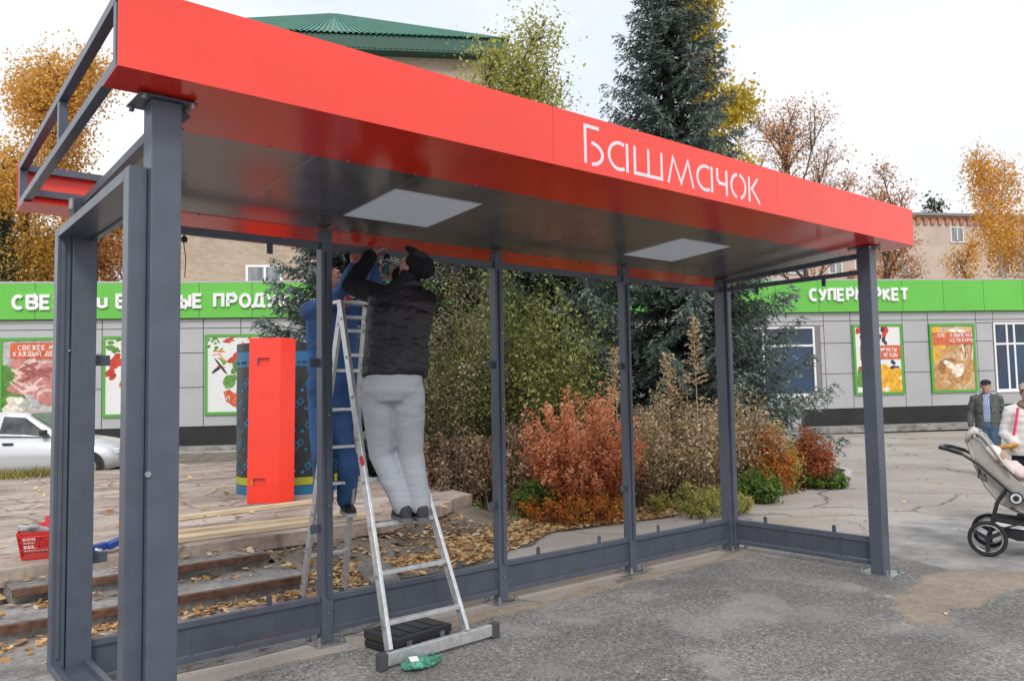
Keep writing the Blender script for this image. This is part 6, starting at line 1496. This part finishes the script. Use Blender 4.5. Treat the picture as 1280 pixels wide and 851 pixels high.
for i in range(8):
    z = 0.245+0.277*i
    t = (z-0.10)/2.2
    if t < 0.99: m_ = MB(); m_.bar(on(FL0,FL1,t)+V3((0.0135,0,0)), on(FR0,FR1,t)-V3((0.0135,0,0)), 0.045, 0.024); m_.build('rung', ALU, ld, bevel=0.003)
    z = 0.36+0.29*i; t = z/2.28
    if t < 0.97: m_ = MB(); m_.bar(on(RL0,RL1,t)+V3((0.0135,0,0)), on(RR0,RR1,t)-V3((0.0135,0,0)), 0.04, 0.024); m_.build('rung', ALU, ld, bevel=0.003)
m_ = MB(); m_.bar(V3((-4.48,-0.745,0.062)), V3((-3.655,-0.70,0.062)), 0.035, 0.075); m_.build('stabiliser_bar', ALU, ld, bevel=0.004)
for p in (V3((-4.51,-0.747,0.05)), V3((-3.625,-0.698,0.05))):
    m_ = MB(); m_.box(p.x-0.03, p.x+0.03, p.y-0.026, p.y+0.026, 0.005, 0.105); m_.build('rubber_foot', RUBBER, ld, bevel=0.006)
for p in (RL0, RR0): m_ = MB(); m_.box(p.x-0.018, p.x+0.018, p.y-0.038, p.y+0.038, 0.0085, 0.05); m_.build('rubber_foot', RUBBER, ld, bevel=0.004)
m_ = MB(); m_.box(-4.30,-4.005,0.16,0.27,2.285,2.31); m_.build('top_hinge', ALU, ld, bevel=0.004)
p = on(FL0,FL1,0.50); m_ = MB(); m_.bar(p+V3((-0.0145,-0.032,-0.03)), p+V3((-0.0145,-0.005,0.03)), 0.002, 0.045, up=V3((0,1,0))); m_.build('red_sticker', mat('red sticker', (0.6,0.03,0.03), 0.4), ld)

# ------------------------------------------------------------------ loose things
# black tool case
tcs = thing('tool_case', (-4.12,-0.42,0.004), 'black plastic tool case lying closed on the asphalt behind the ladder foot', 'case', rot=(0,0,R(8)))
m_ = MB(); m_.box(-0.23,0.23,-0.17,0.17,0.006,0.058); m_.build('base', BLACKP, tcs, local=True, bevel=0.014)
m_ = MB(); m_.box(-0.23,0.23,-0.17,0.17,0.062,0.112)
for x in (-0.15,-0.05,0.05,0.15): m_.box(x-0.03,x+0.03,-0.13,0.13,0.1125,0.118)
m_.build('lid', mat('black plastic lid', (0.03,0.031,0.034), 0.4), tcs, local=True, bevel=0.012)
m_ = MB(); m_.box(-0.06,0.06,-0.205,-0.19,0.05,0.07); m_.box(-0.06,-0.045,-0.19,-0.168,0.05,0.07); m_.box(0.045,0.06,-0.19,-0.168,0.05,0.07); m_.build('handle', BLACKP, tcs, local=True, bevel=0.003)
for x in (-0.14, 0.14): m_ = MB(); m_.box(x-0.02,x+0.02,-0.178,-0.171,0.04,0.085); m_.build('latch', GALV, tcs, local=True)
# green net bag of screws
NETG = mat('green net film', (0.12,0.42,0.3), 0.35, 0, 30, 0.5, bump=0.8, bscale=60); rng = np.random.default_rng(9)
nb_ = thing('net_bag', (-4.3,-0.86,0.004), 'crumpled green mesh bag with a white tag in front of the stabiliser bar', 'bag')
m_ = MB(); m_.ell((0,0,0.028), (0.135,0.065,0.03), None, 26, 14)
for i, v in enumerate(m_.v):
    n_ = 1+0.35*noise.noise(v*14)+0.25*noise.noise(v*35); m_.v[i] = V3((v.x*n_, v.y*n_, max(0.001, v.z*n_)))
m_.build('mesh_bag', NETG, nb_, local=True)
m_ = MB(); 
for i in range(46):
    a = rng.random()*6.28; p = [V3((0.14*math.cos(a+q)*rng.uniform(0.6,1), 0.075*math.sin(a+q)*rng.uniform(0.6,1), rng.uniform(0.02,0.062))) for q in (0,0.5,1.0)]; m_.tube(p, 0.0022, 4, caps=False)
m_.build('strands', NETG, nb_, local=True, recalc=False)
m_ = MB(); m_.hexa([V3(p) for p in ((-0.10,-0.03,0.06),(-0.05,-0.045,0.06),(-0.04,0.0,0.075),(-0.09,0.015,0.075),(-0.10,-0.03,0.0615),(-0.05,-0.045,0.0615),(-0.04,0.0,0.0765),(-0.09,0.015,0.0765))]); m_.build('paper_tag', WHITE, nb_, local=True)
# red plastic basket
bs = thing('shopping_basket', (-5.66,2.78,0.333), 'red slotted plastic basket full of tools at the edge of the plaza', 'basket', rot=(0,0,R(-12)))
RP = mat('red basket plastic', (0.55,0.02,0.02), 0.4)
m_ = MB(); a, b_, h_ = 0.16, 0.12, 0.22; tp = 1.22
for (sx, sy, ax_) in ((0,-1,'x'),(0,1,'x'),(-1,0,'y'),(1,0,'y')):
    L_ = a if ax_ == 'x' else b_; nn = 13 if ax_ == 'x' else 10
    for i in range(nn):
        t = -1+2*i/(nn-1)
        lo = V3((t*a, sy*b_, 0.02)) if ax_ == 'x' else V3((sx*a, t*b_, 0.02)); hi = V3((lo.x*tp, lo.y*tp, h_)); m_.bar(lo, hi, 0.009, 0.004, up=V3((sx, sy, 0)) if False else V3((0,0,1)).cross(V3((sx,sy,0))))
    for z in (0.02, 0.085, 0.15, h_-0.015):
        k_ = 1+(tp-1)*(z-0.02)/(h_-0.02)
        p0 = V3((-a*k_, sy*b_*k_, z)) if ax_ == 'x' else V3((sx*a*k_, -b_*k_, z)); p1 = V3((a*k_, sy*b_*k_, z)) if ax_ == 'x' else V3((sx*a*k_, b_*k_, z)); m_.bar(p0, p1, 0.006, 0.012 if z < 0.2 else 0.035)
m_.box(-a, a, -b_, b_, 0.001, 0.012); m_.build('cage', RP, bs, local=True, recalc=False)
for s in (-1, 1): m_ = MB(); m_.tube([(-0.17,s*0.15,h_),(-0.17,s*0.19,h_-0.03),(0.17,s*0.19,h_-0.03),(0.17,s*0.15,h_)], 0.006, 6); m_.build('handle', RP, bs, local=True)
tl = MB(); tl.bar((-5.66,2.75,0.40), (-5.61,2.80,0.66), 0.09, 0.03); tl.bar((-5.70,2.83,0.40), (-5.66,2.86,0.60), 0.05, 0.05); tag(tl.build('tool_box', RP, None, bevel=0.008), 'red plastic tool sticking up out of the red basket', 'tool')
gl = MB(); gl.cap([(-5.66,2.74,0.55), (-5.78,2.72,0.585), (-5.84,2.70,0.58)], [0.03,0.035,0.02], 10); gl.cap([(-5.78,2.72,0.585), (-5.85,2.76,0.60)], [0.022,0.014], 8); gl.cap([(-5.72,2.72,0.58), (-5.80,2.66,0.60)], [0.02,0.013], 8)
tag(gl.build('work_glove', cloth('grey work glove', (0.38,0.38,0.4)), None), 'grey work glove draped over the rim of the red basket', 'glove')
# blue sander with a clamp
bd = thing('clamp_tool', (-5.25,2.55,0.333), 'blue two-part plastic tool lying beside the red basket', 'tool', rot=(0,0,R(12))); BLP = mat('blue plastic', (0.015,0.05,0.27), 0.4)
m_ = MB(); m_.bar((-0.12,0,0.05),(0.02,0.0,0.065),0.07,0.06); m_.build('body', BLP, bd, local=True, bevel=0.01)
m_ = MB(); m_.bar((0.0,-0.02,0.055),(0.15,0.01,0.09),0.09,0.055); m_.build('jaw', BLP, bd, local=True, bevel=0.01)
m_ = MB(); m_.tube([(-0.10,-0.04,0.05),(-0.06,-0.07,0.035),(-0.09,-0.09,0.02)], 0.018, 8); m_.build('spindle', GALV, bd, local=True)

# wrapped column
colr = thing('wrapped_column', (-2.15,5.75,0.33), 'round column wrapped in black and blue printed film on the plaza', 'column')
RC = 0.70; m_ = MB(); m_.tube([(0,0,0.0),(0,0,2.02)], RC, 64); m_.build('core', mat('black printed film', (0.022,0.026,0.032), 0.35, 0, 5, 0.5, bump=0.25, bscale=5), colr, local=True)
BLU = mat('blue print', (0.01,0.13,0.27), 0.35); YEL = mat('yellow print band', (0.35,0.38,0.02), 0.4)
def band(z0, z1, M, nm, e=0.003): m_ = MB(); m_.tube([(0,0,z0),(0,0,z1)], RC+e, 64, caps=False); m_.build(nm, M, colr, local=True, recalc=False)
band(1.70,1.90,BLU,'blue_band'); band(0.13,0.23,YEL,'yellow_band'); band(0.0,0.12,BLU,'blue_band')
m_ = MB()
def wrap(u, z, e=0.0045): a = -u/RC; return V3(((RC+e)*math.sin(a), -(RC+e)*math.cos(a), z))
def decal(pts, e=0.0045): m_.add([wrap(u, z, e) for u, z in pts], [tuple(range(len(pts)))])
mrng = random.Random(4)
for iu in range(-9, 14):
    for iz in range(5):
        u = iu*0.30+(0.15 if iz % 2 else 0); z = 0.42+iz*0.27
        for (du, dz) in ((0,0),(0.055,-0.045)):     # linked frames of the printed mark
            c_, s_, w_ = u+du, z+dz, 0.056
            o_ = [(0,1),(0.8,0.1),(0,-0.9),(-0.8,0)]
            for i in range(4):
                p, q = o_[i], o_[(i+1) % 4]; decal([(c_+p[0]*w_, s_+p[1]*w_), (c_+q[0]*w_, s_+q[1]*w_), (c_+q[0]*w_*0.66, s_+q[1]*w_*0.66), (c_+p[0]*w_*0.66, s_+p[1]*w_*0.66)], 0.0045+0.0008*i)
        decal([(u+0.13+0.022*math.cos(a), z-0.12+0.022*math.sin(a)) for a in np.arange(0, 6.2, 0.785)]); decal([(u-0.09,z-0.1),(u-0.05,z-0.07),(u-0.045,z-0.09),(u-0.085,z-0.12)])
m_.build('printed_marks', mat('blue print marks', (0.012,0.19,0.36), 0.35), colr, local=True, recalc=False)
m_ = MB()
for iu in range(-60, 80):
    u = iu*0.028; 
    if mrng.random() < 0.75: decal([(u,1.735),(u+0.018,1.735),(u+0.018,1.735+mrng.choice((0.03,0.04,0.045))),(u,1.77)], 0.006)
m_.build('band_print', PLINTH, colr, local=True, recalc=False)
# red folded panel leaning by it
RPN = mat('red folded panel', (0.85,0.035,0.012), 0.35, 0, 2.0, 0.08, coat=0.4)
rp = thing('sheet_metal_piece', (-3.0,4.62,0.333), 'tall folded red metal panel with two slots standing in front of the column', 'panel', rot=(R(-2),0,R(-42)))
m_ = MB(); w0, h0 = 0.20, 2.03; z_ = [0.0, 0.20, 0.32, 1.66, 1.77, h0]; sl_ = [(0.20,0.32,-0.16,0.04), (1.66,1.77,-0.10,0.06)]
def pb_(x0, x1, z0, z1): m_.box(x0, x1, 0, 0.004, z0, z1)
pb_(-w0, w0, 0, 0.20); pb_(-w0, -0.15, 0.20, 0.30); pb_(0.03, w0, 0.20, 0.30); pb_(-w0, w0, 0.30, 1.68); pb_(-w0, -0.10, 1.68, 1.78); pb_(0.06, w0, 1.68, 1.78); pb_(-w0, w0, 1.78, h0)
m_.build('front_sheet', RPN, rp, local=True)
m_ = MB(); m_.hexa([(w0+0.001,0,0),(w0+0.15,0.10,0.02),(w0+0.15,0.104,0.02),(w0+0.001,0.004,0),(w0+0.001,0,h0),(w0+0.15,0.10,h0-0.01),(w0+0.15,0.104,h0-0.01),(w0+0.001,0.004,h0)]); m_.build('side_flange', RPN, rp, local=True)
m_ = MB(); m_.box(-w0,-w0+0.004,0.0045,0.10,0,h0); m_.box(-w0+0.005,w0,0.0045,0.09,h0-0.006,h0-0.002); m_.box(-0.15,0.03,0.045,0.048,0.18,0.32); m_.box(-0.1,0.06,0.045,0.048,1.66,1.80); m_.build('return_fold', RPN, rp, local=True)
# pale timber boards on the plaza
WOOD = mat('pale planed pine', (0.62,0.5,0.34), 0.7, 0, 3, 0.2, stretch=(1,14,14), bump=0.15, bscale=30)
for i, (a, b_, lb, w_, h_) in enumerate((((-4.55,3.95),(-2.5,4.15),'single pine board furthest back on the plaza, below the red panel',0.10,0.045),
        ((-4.80,2.62),(-2.70,2.62),'front pine board nearest the steps of the plaza',0.10,0.045), ((-4.72,2.80),(-2.4,2.83),'pine board lying close behind the front one',0.06,0.03), ((-4.6,2.92),(-2.75,2.78),'thin pine board crossing at a slight angle behind the front pair',0.05,0.06))):
    m_ = MB(); m_.bar((*a, 0.335+h_/2), (*b_, 0.335+h_/2), w_, h_)
    o = m_.build('timber_board', WOOD, None, bevel=0.002); tag(o, lb, 'board', 'pine boards on the plaza')
